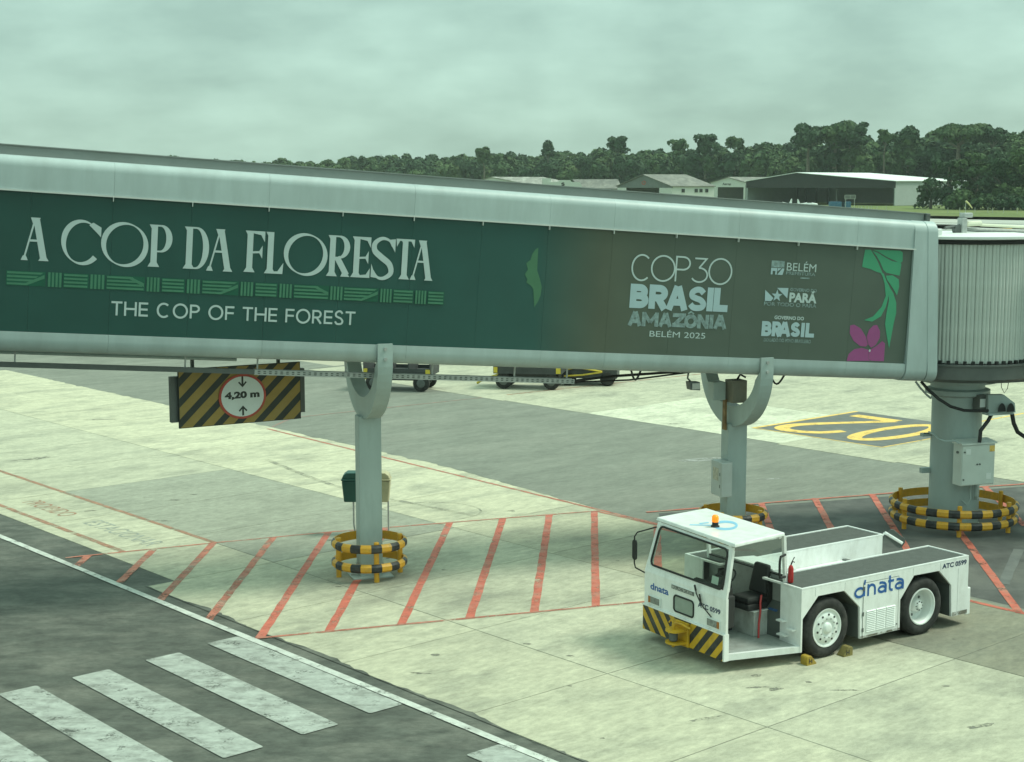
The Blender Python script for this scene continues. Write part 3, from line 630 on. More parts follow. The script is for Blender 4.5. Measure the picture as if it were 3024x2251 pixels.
# tree line: range and top height along the view
TL = [(-300,478,1050),(400,476,1020),(870,474,980),(1000,470,960),(1300,457,920),(1760,449,860),(2100,436,800),(2300,420,760),(2500,404,730),(2700,398,700),(3024,392,660),(3500,390,640),(3900,392,630)]
tlx, tly, tlr = zip(*TL)
groups = {0: [], 1: [], 2: []}
for row in range(7):
    px = -320.0
    while px < 3900:
        rng = float(np.interp(px, tlx, tlr)) + row*14 + rs.uniform(-6, 6)
        top = hgt(px, float(np.interp(px, tlx, tly)) + rs.normal()*7.0 + (6-row)*(3.5), rng)
        x = (px-CX)/F_PX*rng*1.0; r = rs.uniform(5.0, 9.0)
        if row < 6: top *= rs.uniform(.80, 1.04)
        gz = max(0, (top-15)*.6); h = top-gz
        L = lobes_for(x, rng, gz, r, h, 5)
        if row == 0: L += [(x+rs.uniform(-4,4), rng-3, 3, r*.8, r*.6, 4.5)]
        g = int(rs.choice([0,0,1,2,2])) 
        groups[g] += L
        px += r*1.25/rng*F_PX
for g, m in ((0, M_LEAF), (1, M_LEAF2), (2, M_LEAF3)):
    leaf_mesh('forest', crown_leaves(groups[g], 13, .95), m, kind='stuff')
# a dark ridge under the forest
mb = MB(); vs = []; prof = []
for px in range(-340, 3950, 60):
    rng = float(np.interp(px, tlx, tlr)); x = (px-CX)/F_PX*rng; t = hgt(px, float(np.interp(px, tlx, tly)), rng)
    prof.append((x, rng, t))
M_FLOORG = mat('forest_floor', (.03,.045,.02), .95, var=.3, scale=.1)
for x, y, t in prof: vs += [(x, y+4, -1), (x, y+14, max(1.0, t*.55)), (x*1.1, y+110, max(1.0, t*.75)), (x*1.5, y+500, max(1.0, t*.7))]
fs = []
for i in range(len(prof)-1):
    for k in range(3): fs.append((i*4+k, (i+1)*4+k, (i+1)*4+k+1, i*4+k+1))
mb.add(vs, fs); mb.build('hill', M_FLOORG, kind='structure', smooth=True)

def tree(px, ytop, ybase, wpx, rng, m, label, n=8, size=.8, trunk_show=True, flat=1.0, group=None):
    wpx *= 1.25; ybase = max(ybase + 24, float(np.interp(px, tlx, tly)) + 14); n += 4; x = (px-CX)/F_PX*rng; top = hgt(px, ytop, rng); base = max(-.05, hgt(px, ybase, rng) - 12) if ybase < 600 else -.05
    r = wpx/2/F_PX*rng; cb = hgt(px, ybase, rng)
    root = empty('tree', (x, rng, base), label=label, cat='tree', group=group)
    H = top-base; ch = top-cb
    L = [(0, 0, cb-base+ch*.5, r*.62, r*.62, ch*.42)]
    for k in range(n):
        t = rs.uniform(0, 2*pi); d = r*rs.uniform(.35, .82); q = r*rs.uniform(.24, .42)
        L.append((d*cos(t), d*sin(t), cb-base+ch*rs.uniform(.25, .85)*flat, q, q, min(q*.75, ch*.3)))
    leaf_mesh('crown', crown_leaves(L, 20, size), m, root)
    t = MB(); tr = max(.25, r*.07)
    t.tube([(0,0,0),(rs.uniform(-.3,.3),0,H*.4),(rs.uniform(-.5,.5),0,H*.8)], [tr*1.5, tr, tr*.4], 7)
    for k in range(4):
        a = rs.uniform(0, 2*pi); t.tube([(0,0,H*.5+k*H*.05),(r*.5*cos(a), r*.5*sin(a), H*.68+k*H*.04)], [tr*.6, tr*.2], 5)
    t.build('trunk', M_TRUNK, root)
    return root
tree(512, 456, 500, 46, 1000, M_LEAF, 'small dark treetop just peeking over the walkway roof far left')
tree(1075, 457, 480, 30, 955, M_LEAF3, 'thin scraggly treetop above the left end of the tree line')
tree(1430, 432, 466, 46, 890, M_LEAF, 'small rounded treetop left of the tall lone tree')
tree(1617, 409, 452, 38, 880, M_LEAF3, 'tall narrow lone tree standing clear above the tree line', n=9)
tree(1824, 401, 438, 54, 850, M_LEAF3, 'dense round treetop standing clear above the grey gabled hangar')
tree(2000, 412, 445, 52, 815, M_LEAF, 'low wide treetop between the round treetop and the white gabled hangar')
tree(2078, 399, 436, 66, 800, M_LEAF3, 'wide flat treetop above the white gabled hangar')
tree(2165, 405, 430, 44, 790, M_LEAF, 'small pale treetop right of the wide flat treetop')
tree(2378, 368, 420, 90, 735, M_LEAF3, 'left crown of the tall group above the big open hangar', n=11)
tree(2455, 366, 415, 110, 732, M_LEAF, 'middle crown of the tall group above the big open hangar', n=11)
tree(2500, 360, 415, 90, 728, M_LEAF3, 'tallest crown of the group above the big open hangar', n=11)
tree(2600, 382, 410, 44, 705, M_LEAF, 'small treetop right of the tall group above the big hangar')
tree(2669, 372, 408, 58, 700, M_LEAF3, 'round treetop above the right end of the big hangar roof')
tree(2815, 366, 402, 150, 680, M_LEAF, 'broad umbrella crown on the sky line at the far right', n=12, flat=.9)
tree(2920, 378, 402, 70, 675, M_LEAF3, 'low dark treetop at the far right of the sky line')
# nearer clump to the right of the hangar
near = [(2740,528,612,110,520,M_LEAF,'bushy tree hugging the right wall of the big hangar'),(2790,470,612,150,512,M_LEAF3,'dark spreading tree second to the right of the hangar'),
        (2870,440,614,170,508,M_LEAF,'tall tree in the middle of the clump at the grass edge'),(2950,455,616,160,500,M_LEAF3,'dark round tree right of the tall one at the grass edge'),
        (3020,430,618,170,494,M_LEAF2,'pale green tree at the right edge of the picture'),(3120,440,620,180,488,M_LEAF,'tree beyond the right edge of the clump'),
        (2830,560,616,110,500,M_LEAF2,'low shrub below the dark trees at the grass edge'),(2985,572,621,130,488,M_LEAF3,'dark low shrub at the foot of the pale green tree'),
        (2905,575,618,100,494,M_LEAF,'small shrub between two low shrubs at the grass edge')]
for px, yt, yb, w, rng, m, lab in near:
    x = (px-CX)/F_PX*rng; top = hgt(px, yt, rng); r = w/2/F_PX*rng
    root = empty('tree' if top > 6 else 'shrub', (x, rng, -.05), label=lab, cat='tree' if top > 6 else 'shrub')
    L = []
    for k in range(26):
        t = rs.uniform(0, 2*pi); hh = rs.rand(); env = r*sqrt(max(.05, 1-(hh*1.02-.25)**2*1.2)); d = env*rs.uniform(.2, .9); q = r*rs.uniform(.18, .34)
        L.append((d*cos(t), d*sin(t), .6+hh*(top-q*.8), q, q, q*.8))
    leaf_mesh('crown', crown_leaves(L, 24, .5), m, root)
    t = MB(); t.tube([(0,0,0),(.2,0,top*.5),(.1,.1,top*.85)], [r*.1, r*.06, r*.02], 7)
    for k in range(4):
        a = rs.uniform(0, 2*pi); t.tube([(0,0,top*(.3+.08*k)),(r*.6*cos(a), r*.6*sin(a), top*(.5+.09*k))], [r*.04, r*.015], 5)
    t.build('trunk', M_TRUNK, root)

# air between the apron and the wooded hill
hz = MB(); hz.box(-1700, 1700, -60, 2600, -1.2, 60); ho = hz.build('haze', None); ho.data.materials.clear()
hm = bpy.data.materials.new('haze_air'); hm.use_nodes = True; ht = hm.node_tree; ht.nodes.clear(); hv = ht.nodes.new('ShaderNodeVolumePrincipled'); hou = ht.nodes.new('ShaderNodeOutputMaterial')
hv.inputs['Density'].default_value = .00011; hv.inputs['Color'].default_value = (.86,.95,.90,1); ht.links.new(hv.outputs[0], hou.inputs['Volume']); ho.data.materials.append(hm); ho['kind'] = 'stuff'
# ================================================================== FAR BUILDINGS
M_FW = mat('far_white_wall', (.66,.67,.63), .7, var=.05, scale=.3, dirt=(.45,.45,.4), dirt_amt=.4, dscale=.3)
M_FR = mat('far_grey_roof', (.17,.165,.15), .85, var=.2, scale=.5, dirt=(.40,.38,.32), dirt_amt=.5, dscale=.4, stretch=(1,.4,1))
M_FRW = mat('far_white_roof', (.80,.82,.80), .5, var=.03, scale=.2)
M_FG = mat('far_grey_gable', (.17,.185,.18), .8, var=.1, scale=.5); M_FD = mat('far_dark', (.012,.014,.013), .9, var=.2, scale=.5)
M_FP = mat('far_pale_cladding', (.38,.41,.40), .6, var=.05, scale=.5)
def bpt(px, py, y): return at_range(px, py, y)
def win(root, c, w, h, ax):      # recessed window: frame + pane; ax = along-wall direction
    n = Vector((ax.y, -ax.x, 0))
    mb = MB(); 
    for (a0, a1, z0, z1) in ((-w/2,w/2,-h/2,-h/2+.12),(-w/2,w/2,h/2-.12,h/2),(-w/2,-w/2+.12,-h/2+.12,h/2-.12),(w/2-.12,w/2,-h/2+.12,h/2-.12),(-.05,.05,-h/2+.12,h/2-.12)):
        P = [c+ax*a+n*d+Vector((0,0,z)) for z in (z0,z1) for (a, d) in ((a0,.12),(a1,.12),(a1,-.02),(a0,-.02))]
        mb.hexa(P)
    f = mb.build('window', M_FG, root)
    p = MB(); P = [c+ax*a+n*d+Vector((0,0,z)) for z in (-h/2+.1,h/2-.1) for (a, d) in ((-w/2+.1,.06),(w/2-.1,.06),(w/2-.1,.01),(-w/2+.1,.01))]
    p.hexa(P); p.build('pane', M_FD, f)
def local(root, pts): o = Vector(root.location); return [Vector(p)-o for p in pts]
def shed(name, label, D, L, back, eave, ridge, apex=.5, over=.5, roof=M_FR, gable=M_FW, side=M_FW, opening=None, open_m=M_FD, cat='hangar', fasc=None):
    """gable-fronted shed: D right front corner, L left front corner (ground), back = length to the rear (right-hand rear direction)"""
    root = empty(name, D, label=label, cat=cat)
    D = Vector(D); L = Vector(L); ax = (L-D).normalized(); W = (L-D).length; bd = Vector((-ax.y, ax.x, 0))
    if bd.y < 0: bd = -bd
    def p(a, b, z): v = ax*a + bd*b; return (v.x, v.y, z)
    ap = W*(1-apex); m = MB()
    o0, o1, oz = opening if opening else (0, 0, 0)
    t = .3
    # front wall round the opening
    if opening:
        for (a0, a1) in ((0, W*o0), (W*o1, W)):
            if a1-a0 > .05: m.hexa([p(a0,0,0),p(a1,0,0),p(a1,t,0),p(a0,t,0),p(a0,0,oz),p(a1,0,oz),p(a1,t,oz),p(a0,t,oz)])
    else: m.hexa([p(0,0,0),p(W,0,0),p(W,t,0),p(0,t,0),p(0,0,eave),p(W,0,eave),p(W,t,eave),p(0,t,eave)]); oz = eave
    m.build('front_wall', gable if opening is None or fasc is None else side, root)
    g = MB(); poly = [(0, oz),(W, oz),(W, eave),(ap, ridge),(0, eave)] if oz < eave-.01 else [(0, eave),(W, eave),(ap, ridge)]
    n = len(poly); vs = [p(a, 0, z) for a, z in poly] + [p(a, t, z) for a, z in poly]
    g.add(vs, [tuple(range(n)), tuple(range(2*n-1, n-1, -1))] + [(i, i+n, (i+1) % n+n, (i+1) % n) for i in range(n)]); g.build('gable', fasc or gable, root)
    w = MB()
    w.hexa([p(0,t,0),p(t,t,0),p(t,back,0),p(0,back,0),p(0,t,eave),p(t,t,eave),p(t,back,eave),p(0,back,eave)])
    w.hexa([p(W-t,t,0),p(W,t,0),p(W,back,0),p(W-t,back,0),p(W-t,t,eave),p(W,t,eave),p(W,back,eave),p(W-t,back,eave)])
    w.build('side_wall', side, root)
    w = MB(); w.hexa([p(t,back-t,0),p(W-t,back-t,0),p(W-t,back,0),p(t,back,0),p(t,back-t,eave),p(W-t,back-t,eave),p(W-t,back,eave),p(t,back,eave)]); w.add([p(0,back,eave),p(W,back,eave),p(ap,back,ridge)],[(0,1,2)]); w.build('rear_wall', side, root)
    for (a0, z0, a1, z1) in ((-over, eave-over*(ridge-eave)/ap, ap, ridge), (W+over, eave-over*(ridge-eave)/(W-ap), ap, ridge)):
        r = MB(); r.hexa([p(a0,-over,z0+.02),p(a1,-over,z1+.02),p(a1,back+over,z1+.02),p(a0,back+over,z0+.02),p(a0,-over,z0+.25),p(a1,-over,z1+.25),p(a1,back+over,z1+.25),p(a0,back+over,z0+.25)])
        r.build('roof', roof, root)
    return root, p, ax, bd, W
# big open hangar
D = ground(2642, 607.5); D.z = 0; rl = D.y*1.10; Lp = at_range(2202, 600, rl); Lp.z = 0
ev = at_range(2642, 535.5, D.y).z
root, P, ax, bd, W = shed('open_hangar', 'big open hangar with white roof, dark interior and pale grey end wall', D, Lp, 46, ev, at_range(2353, 513, rl*.96).z+.3, apex=.36, over=.6, roof=M_FRW, gable=M_FD, side=M_FP, opening=(.006, .988, ev-2.6), fasc=mat('dark_truss', (.022,.026,.025), .7, var=.2, scale=1))
for k, a in enumerate((.40, .62, .72, .82, .90)):
    mb = MB(); x = W*a; dd = 3 if k == 0 else 16+k*2
    mb.hexa([P(x,dd,0),P(x+.5,dd,0),P(x+.5,dd+.5,0),P(x,dd+.5,0),P(x,dd,ev-1),P(x+.5,dd,ev-1),P(x+.5,dd+.5,ev-1),P(x,dd+.5,ev-1)]); mb.build('pillar', M_FG if k == 0 else M_FD, root)
mb = MB(); mb.hexa([P(W-.1,-.6,0),P(W+.8,-.6,0),P(W+.8,0,0),P(W-.1,0,0),P(W-.1,-.6,ev-1.5),P(W+.8,-.6,ev-1.5),P(W+.8,0,ev-1.5),P(W-.1,0,ev-1.5)]); mb.build('door_jamb', M_FW, root)
# white gabled hangar with script
D5 = at_range(2203, 600, 668); D5.z = 0; L5 = at_range(2098, 600, 690); L5.z = 0
root, P, ax, bd, W = shed('white_hangar', 'small white gabled hangar with dark doorway beside the big open hangar', D5, L5, 24, at_range(2200, 540, 668).z, at_range(2157, 524.5, 680).z, opening=(.04,.80,at_range(2150,553,680).z))
pr = Print(lambda a, b, h: P(a, -.05-h, b)); pr.text('Aerop', W*.66, W*.42, at_range(2157,549,680).z, at_range(2157,540,680).z, .02); pr.build('lettering', M_FD, root)
# grey gabled hangar
D4 = at_range(1984, 600, 560); D4.z = 0; L4 = at_range(1823, 600, 600); L4.z = 0
root, P, ax, bd, W = shed('grey_gabled_hangar', 'white walled hangar with grey gable and red emblem, mossy grey roof', D4, L4, 17.5, at_range(1984, 551, 560).z, at_range(1899, 517, 578).z, opening=(.22,.83,at_range(1900,555,580).z), fasc=M_FG)
zz = at_range(1900, 540, 578).z
mb = MB(); mb.add([P(W*.5+1.6*cos(t*pi/12), -.06, zz+.8*sin(t*pi/12)) for t in range(24)] + [P(W*.5+1.05*cos(t*pi/12), -.06, zz+.4*sin(t*pi/12)) for t in range(24)], [(t, (t+1) % 24, (t+1) % 24+24, t+24) for t in range(24) if t not in (3,4)]); mb.build('emblem', M_SIGNR, root)
for b_ in (4.6, 10.0, 12.0, 14.4): win(root, Vector(P(-.02, b_, at_range(2030, 563, 572).z)), 1.3, 1.3, bd)
# long grey roofed shed
D3 = at_range(1838, 600, 640); D3.z = 0; L3 = at_range(1716, 600, 655); L3.z = 0
root = empty('long_shed', D3, label='long low shed with dull grey roof left of the grey gabled hangar', cat='shed')
def q3(px, py, r): return at_range(px, py, r) - D3
m = MB(); e0, e1 = q3(1716,557,655), q3(1838,560,640); r0, r1 = q3(1690,532,668), q3(1825,531.5,655)
up = Vector((0,0,.3)); m.hexa([e0, e1, r1, r0, e0+up, e1+up, r1+up, r0+up]); b0, b1 = e0+Vector((0,30,0)), e1+Vector((0,30,0)); m.hexa([r0, r1, b1, b0, r0+up, r1+up, b1+up, b0+up]); m.build('roof', M_FR, root)
m = MB(); g0, g1 = Vector((e0.x, e0.y+1.5, 0)), Vector((e1.x, e1.y+1.5, 0)); bk = Vector((0,25,0)); hz = Vector((0,0,min(e0.z,e1.z)+.1)); m.hexa([g0, g1, g1+bk, g0+bk, g0+hz, g1+hz, g1+bk+hz, g0+bk+hz]); m.build('wall', M_FW, root)
for k in range(6):
    pq = g0.lerp(g1, (k+.5)/6) - Vector((0,1.0,0)); m = MB(); m.box(pq.x-.15, pq.x+.15, pq.y-.15, pq.y+.15, 0, hz.z); m.build('post', mat('blue_post', (.05,.10,.2), .6), root)
# small modern white building with stepped parapet
c2 = at_range(1665, 600, 600); c2.z = 0
root = empty('white_office', c2, label='small white building with stepped front and corner tower peeking over the walkway', cat='building')
def xz(px, py): v = at_range(px, py, 600) - c2; return (v.x, v.z)
poly = [xz(1620,556),xz(1620,538),xz(1648,537),xz(1654,532),xz(1684,532),xz(1688,537.5),xz(1712,538),xz(1718,547),xz(1718,556)]
poly = [(poly[0][0],0)] + poly[1:-1] + [(poly[-1][0],0)]
m = MB(); m.prism(poly, 0, 1.2); m.build('front_wall', M_FW, root)
m = MB(); x0, x1 = xz(1625,540)[0], xz(1712,540)[0]; m.box(x0, x1, 1.21, 14, 0, xz(1660,541)[1]); m.build('block', M_FW, root)
m = MB(); m.box(xz(1603,0)[0], xz(1619.5,0)[0], .3, 6, 0, xz(1610,526.5)[1]); m.box(xz(1629-13,0)[0]+.02, xz(1629,0)[0], .35, 5.6, 0, xz(1610,526.5)[1]); m.build('tower', M_FW, root)
pr = Print(lambda a, b, h: (a, -.03-h, b)); sx0, sz0 = xz(1657,549); sx1, sz1 = xz(1668,539); pr.strokes(sans('S', sx0, sx1, sz0, sz1, .35)); pr.build('emblem', M_FD, root)
m = MB(); a0, z0 = xz(1652,560); a1, z1 = xz(1690,556); m.box(a0, a1, -.6, 0, z1-.2, z1); m.build('canopy', M_FD, root)
# leftmost pale shed
D1 = at_range(1560, 600, 660); D1.z = 0; L1 = at_range(1378, 600, 690); L1.z = 0
root, P, ax, bd, W = shed('pale_shed', 'low pale gabled shed with streaked roof, leftmost above the walkway', D1, L1, 30, at_range(1560, 545, 660).z, at_range(1450, 524, 675).z, apex=.42, roof=mat('streaked_roof', (.24,.235,.21), .8, var=.4, scale=.6, dirt=(.6,.6,.54), dirt_amt=.8, dscale=.25, stretch=(1,.2,1)))

# small aircraft, container, steps, fence posts near the hangar
M_PL = mat('aircraft_white', (.8,.82,.8), .35, var=.03)
def plane(px, py, rng, heading, label, high):
    c = at_range(px, py, rng); c.z = 0
    r = empty('light_aircraft', c, (0,0,heading), label=label, cat='aeroplane')
    b = MB(); b.tube([(-3.6,0,1.25),(-2.2,0,1.2),(-.6,0,1.2),(.8,0,1.2),(2.2,0,1.1),(2.9,0,1.05),(3.2,0,1.05)], [.12,.3,.58,.62,.45,.36,.1], 10); b.build('fuselage', M_PL, r, smooth=True)
    zw = 2.0 if high else .75
    w = MB(); w.hexa([(-.6,-5.2,zw),(.9,-5.2,zw),(.9,5.2,zw),(-.6,5.2,zw),(-.5,-5.2,zw+.15),(.8,-5.2,zw+.15),(.8,5.2,zw+.15),(-.5,5.2,zw+.15)]); w.build('wing', M_PL, r)
    t = MB(); t.prism([(-3.9,1.3),(-2.9,1.35),(-3.55,2.9),(-4.0,2.9)], -.06, .06); t.build('fin', M_PL, r)
    t = MB(); t.box(-3.9,-3.1,-1.6,1.6,1.25,1.36); t.build('tailplane', M_PL, r)
    t = MB(); t.prism([(-.6,1.65),(1.1,1.65),(.6,2.15),(-.3,2.15)], -.45, .45); t.build('canopy', M_FD, r)
    for x, y in ((1.9,0),(-.3,1.1),(-.3,-1.1)):
        t = MB(); t.lathe([(0,-.08),(.3,-.08),(.3,.08),(0,.08)], 12, 'y', (x,y,.3)); t.tube([(x,y,.3),(x,y*.4,.95)], .05, 5); t.build('wheel', M_BLACK, r)
    t = MB(); t.box(3.2,3.26,-.9,.9,1.0,1.12); t.box(3.2,3.26,-.06,.06,.2,1.9); t.build('propeller', M_FD, r)
plane(2158, 590, 545, radians(8), 'white high-winged light aircraft in front of the white gabled hangar', True)
plane(2388, 602, 540, radians(-6), 'white low-winged light aircraft parked inside the big open hangar', False)
plane(2306, 602, 556, radians(170), 'white light aircraft half hidden by the walkway roof, left of the low-winged one', False)
def cpt(px, rng): v = at_range(px, 600, rng); v.z = 0; return v
for px, w, lab in ((2474, 5.5, 'blue container standing in the mouth of the big open hangar'), (2499, 3.4, 'smaller blue container right of the other blue one')):
    c = cpt(px, 545); r = empty('blue_container', c, label=lab, cat='container'); mb = MB(); mb.box(-w/2, w/2, 0, 2.4, 0, 2.0); mb.build('body', mat('blue_steel', (.05,.16,.28), .6), r)
    mb = MB()
    for k in range(5): mb.box(-w/2+.2+k*(w-.4)/4-.05, -w/2+.2+k*(w-.4)/4+.05, -.05, 0, .1, 1.9)
    mb.build('rib', mat('pale_blue_steel', (.12,.25,.36), .6), r)
c = cpt(2510, 538); r = empty('gantry_frame', c, label='white rectangular platform frame on legs beside the blue containers', cat='platform')
mb = MB(); 
for z in (3.0, 3.6, 4.2): mb.box(-1.9,1.9,0,.1,z,z+.14)
for x in (-1.9, 0, 1.78): mb.box(x, x+.12, 0, .1, 3.0, 4.3)
mb.build('platform', M_FW, r); mb = MB()
for x in (-1.6, 1.5): mb.box(x, x+.12, 0, .12, 0, 3.0)
mb.build('leg', M_FW, r)
for px in (2440,2452,2536,2545,2556,2566,2574,2590,2618,2800,2835,2880,2918,2932,2965,3005):
    c = cpt(px, 470 if px < 2700 else 440); o = MB(); o.box(-.07,.07,-.07,.07,-.08,1.5); q = o.build('fence_post', mat('pale_post', (.5,.5,.42), .8), loc=c); tag(q, 'thin pale fence post in the grass strip before the trees', 'post', 'fence posts along the grass strip')
c = cpt(2852, 430); r = empty('windsock', c, label='drooping pale windsock on a thin pole in the grass strip', cat='windsock')
mb = MB(); mb.tube([(0,0,-.1),(0,0,3.6)], .06, 6); mb.build('pole', M_FW, r); mb = MB(); mb.tube([(0,0,3.4),(.9,0,2.6),(1.9,0,1.4)], [.3,.24,.12], 8); mb.build('sock', mat('sock_cloth', (.75,.7,.35), .8), r)
# ================================================================== WALKWAY BRIDGE
C1 = Vector((-2.938, 30.978, 0)); AZB = radians(70.5); AX = Vector((sin(AZB), cos(AZB), 0)); AY = Vector((-cos(AZB), sin(AZB), 0))
YAW = pi/2 - AZB; TILT = radians(4.01)
bridge = empty('passenger_walkway', C1 + Vector((0,0,4.905)), (0, TILT, YAW), label='long grey enclosed passenger walkway with a printed banner, sloping down to the right', cat='boarding bridge')
MBW = Matrix.Translation(bridge.location) @ bridge.rotation_euler.to_matrix().to_4x4(); MBI = MBW.inverted()
def bpx(px, py, y=-1.33):
    n = MBW.to_3x3() @ Vector((0,1,0)); p0 = MBW @ Vector((0, y, 0)); w = MBI @ on_plane(px, py, p0, n); return w.x, w.z
S0, S1 = -17.0, 12.62
def extr(mb, prof, s0, s1, shear=0.0, mi=None):   # profile (y, v) extruded along x
    n = len(prof); vs = [(s0 + shear*q[1], q[0], q[1]) for q in prof] + [(s1 + shear*q[1], q[0], q[1]) for q in prof]
    mb.add(vs, [tuple(range(n)), tuple(range(2*n-1, n-1, -1))] + [(i, i+n, (i+1) % n+n, (i+1) % n) for i in range(n)], mi)
def rnd(cx, cy, r, a0, a1, n=6): return [(cx+r*cos(radians(a0+(a1-a0)*i/n)), cy+r*sin(radians(a0+(a1-a0)*i/n))) for i in range(n+1)]
m = MB(); extr(m, [(-1.30,-.05),(1.30,-.05),(1.30,2.95),(-1.30,2.95)], S0, 12.3); m.build('core_wall', M_GREY, bridge)
low = rnd(-1.12, -.12, .25, 180, 270, 8) + rnd(1.12, -.12, .25, 270, 360, 8) + [(1.37,.0),(1.3,.0),(1.3,-.045),(-1.3,-.045),(-1.3,.0),(-1.37,.0)]
up_ = [(-1.3,2.505),(-1.37,2.505)] + rnd(-1.18, 2.945, .19, 180, 95, 8) + [(-1.0,3.145),(1.0,3.145)] + rnd(1.18, 2.945, .19, 85, 0, 8) + [(1.37,2.505),(1.3,2.505),(1.3,2.952),(-1.3,2.952)]
seams = [S0] + [-5.20-2.81*k for k in (4,3,2,1,0)] + [-2.38, .45, 3.26, 4.66, 7.50, 10.36, 11.86]
seams = sorted(set(round(x, 2) for x in seams))
for i in range(len(seams)-1):
    m = MB(); extr(m, up_, seams[i]+.0015, seams[i+1]-.0015); m.build('roof_fascia', M_GREY, bridge, smooth=True, angle=30)
    m = MB(); extr(m, low, seams[i]+.0015, seams[i+1]-.0015); m.build('bottom_rail', M_GREY, bridge, smooth=True, angle=30)
col_prof = rnd(-1.14, -.13, .26, 180, 270, 8) + rnd(1.14, -.13, .26, 270, 360, 8) + rnd(1.14, 2.90, .25, 0, 85, 8) + rnd(-1.14, 2.90, .25, 95, 180, 8)
m = MB(); extr(m, [(q[0]*1.0, q[1]) for q in col_prof], 11.872, 12.40, shear=-.03); m.build('end_collar', M_GREY, bridge, smooth=True, angle=30)
m = MB(); extr(m, [(q[0]*1.006, q[1]*1.002) for q in col_prof], 12.405, 12.66, shear=-.10); m.build('end_collar', M_GREY, bridge, smooth=True, angle=30)
m = MB(); m.box(S0, 12.22, -1.02, -.96, 3.10, 3.31); m.box(S0, 12.22, -1.045, -.935, 3.311, 3.33); m.build('roof_upstand', mat('dull_grey_upstand', (.24,.26,.25), .6, var=.08, dirt=(.16,.17,.15), dirt_amt=.5, dscale=1.5), bridge)
m = MB(); m.box(12.23, 12.34, -1.10, -.90, 2.96, 3.33); m.build('roof_end_bracket', M_DARKST, bridge, bevel=.02)
m = MB(); m.box(S0, 11.85, -1.392, -1.372, 2.505, 2.535); m.build('drip_trim', mat('pale_trim', (.6,.62,.6), .35, metal=.2, var=.05), bridge)
# banner
bm_ = bpy.data.materials.new('banner_print'); bm_.use_nodes = True; t = bm_.node_tree; Pn = t.nodes['Principled BSDF']; Pn.inputs['Roughness'].default_value = .38
tcx = t.nodes.new('ShaderNodeTexCoord'); sx = t.nodes.new('ShaderNodeSeparateXYZ'); t.links.new(tcx.outputs['Object'], sx.inputs[0])
rp = t.nodes.new('ShaderNodeValToRGB'); mr = t.nodes.new('ShaderNodeMapRange'); mr.inputs['From Min'].default_value = -8; mr.inputs['From Max'].default_value = 12
t.links.new(sx.outputs[0], mr.inputs['Value']); t.links.new(mr.outputs[0], rp.inputs[0])
e = rp.color_ramp.elements; e[0].position = 0; e[0].color = (.013,.060,.050,1); e[1].position = 1; e[1].color = (.078,.102,.085,1)
for p_, c_ in ((.45,(.014,.068,.060,1)),(.555,(.018,.075,.066,1)),(.625,(.078,.092,.066,1)),(.72,(.074,.096,.078,1))):
    q = e.new(p_); q.color = c_
nz = t.nodes.new('ShaderNodeTexNoise'); nz.inputs['Scale'].default_value = 1.3; nz.inputs['Detail'].default_value = 4; t.links.new(tcx.outputs['Object'], nz.inputs['Vector'])
mr2 = t.nodes.new('ShaderNodeMapRange'); mr2.inputs['To Min'].default_value = .8; mr2.inputs['To Max'].default_value = 1.2; t.links.new(nz.outputs[0], mr2.inputs['Value'])
hs = t.nodes.new('ShaderNodeVectorMath'); hs.operation = 'SCALE'; t.links.new(rp.outputs[0], hs.inputs[0]); t.links.new(mr2.outputs[0], hs.inputs['Scale']); t.links.new(hs.outputs[0], Pn.inputs['Base Color'])
pan = [-5.208-1.415*k for k in range(8, 0, -1)] + [-5.208,-3.79,-2.375,-.96,.45,1.857,3.26,4.665,6.07,7.50,8.93,10.37,11.84]
for i in range(len(pan)-1):
    m = MB(); m.box(pan[i]+.0015, pan[i+1]-.0015, -1.33-random.uniform(0,.001), -1.303, .004, 2.497); m.build('banner_panel', bm_, bridge)
for s_ in pan[8:-1]:
    m = MB(); m.box(s_-.006, s_+.006, -1.40, -1.334, 2.43, 2.504); m.build('panel_clip', MATS['pale_trim'], bridge)
BF = lambda a, b, h: (a, -1.3325-h, b)
M_LW = mat('pale_banner_ink', (.44,.52,.52), .4, var=.04); M_LW2 = mat('light_blue_banner_ink', (.36,.47,.51), .4, var=.04); M_LG = mat('soft_grey_banner_ink', (.20,.27,.27), .45, var=.35, scale=14)
M_G1 = mat('dark_green_ink', (.006,.088,.052), .4, var=.1); M_G2 = mat('mid_green_ink', (.055,.18,.11), .4, var=.1); M_LEAFI = mat('leaf_green_ink', (.05,.29,.16), .4, var=.04); M_PINK = mat('magenta_ink', (.28,.06,.20), .4, var=.05); M_SAGE = mat('sage_ink', (.055,.155,.085), .4, var=.05)
# main title
z1s = .4539
pr = Print(BF)
for ch, ox, xl, xr, yt, yb in [('A',0,138,318,535,815),('C',0,408,657,553,840),('O',0,668,955,568,853),('P',0,966,1116,583,857),('D',0,1195,1356,597,870),('A',0,1346,1514,610,884),('F',0,1590,1720,622,891),('L',0,1724,1846,630,900),('O',0,1855,2121,640,911),
    ('R',900,145,297,652,918),('E',900,303,426,660,925),('S',900,430,588,666,936),('T',900,588,710,675,937),('A',900,688,834,684,943)]:
    a, v1 = bpx(ox+xl*z1s, 400+(yt+yb)/2*z1s); b, _ = bpx(ox+xr*z1s, 400+(yt+yb)/2*z1s); xm = ox+(xl+xr)/2*z1s
    vt = bpx(xm, 400+yt*z1s)[1]; vb = bpx(xm, 400+yb*z1s)[1]
    pr.strokes(nouveau(ch, a, b, vb, vt, .112 if ch not in 'CO' else .098, .030))
pr.build('title_lettering', M_LW, bridge)
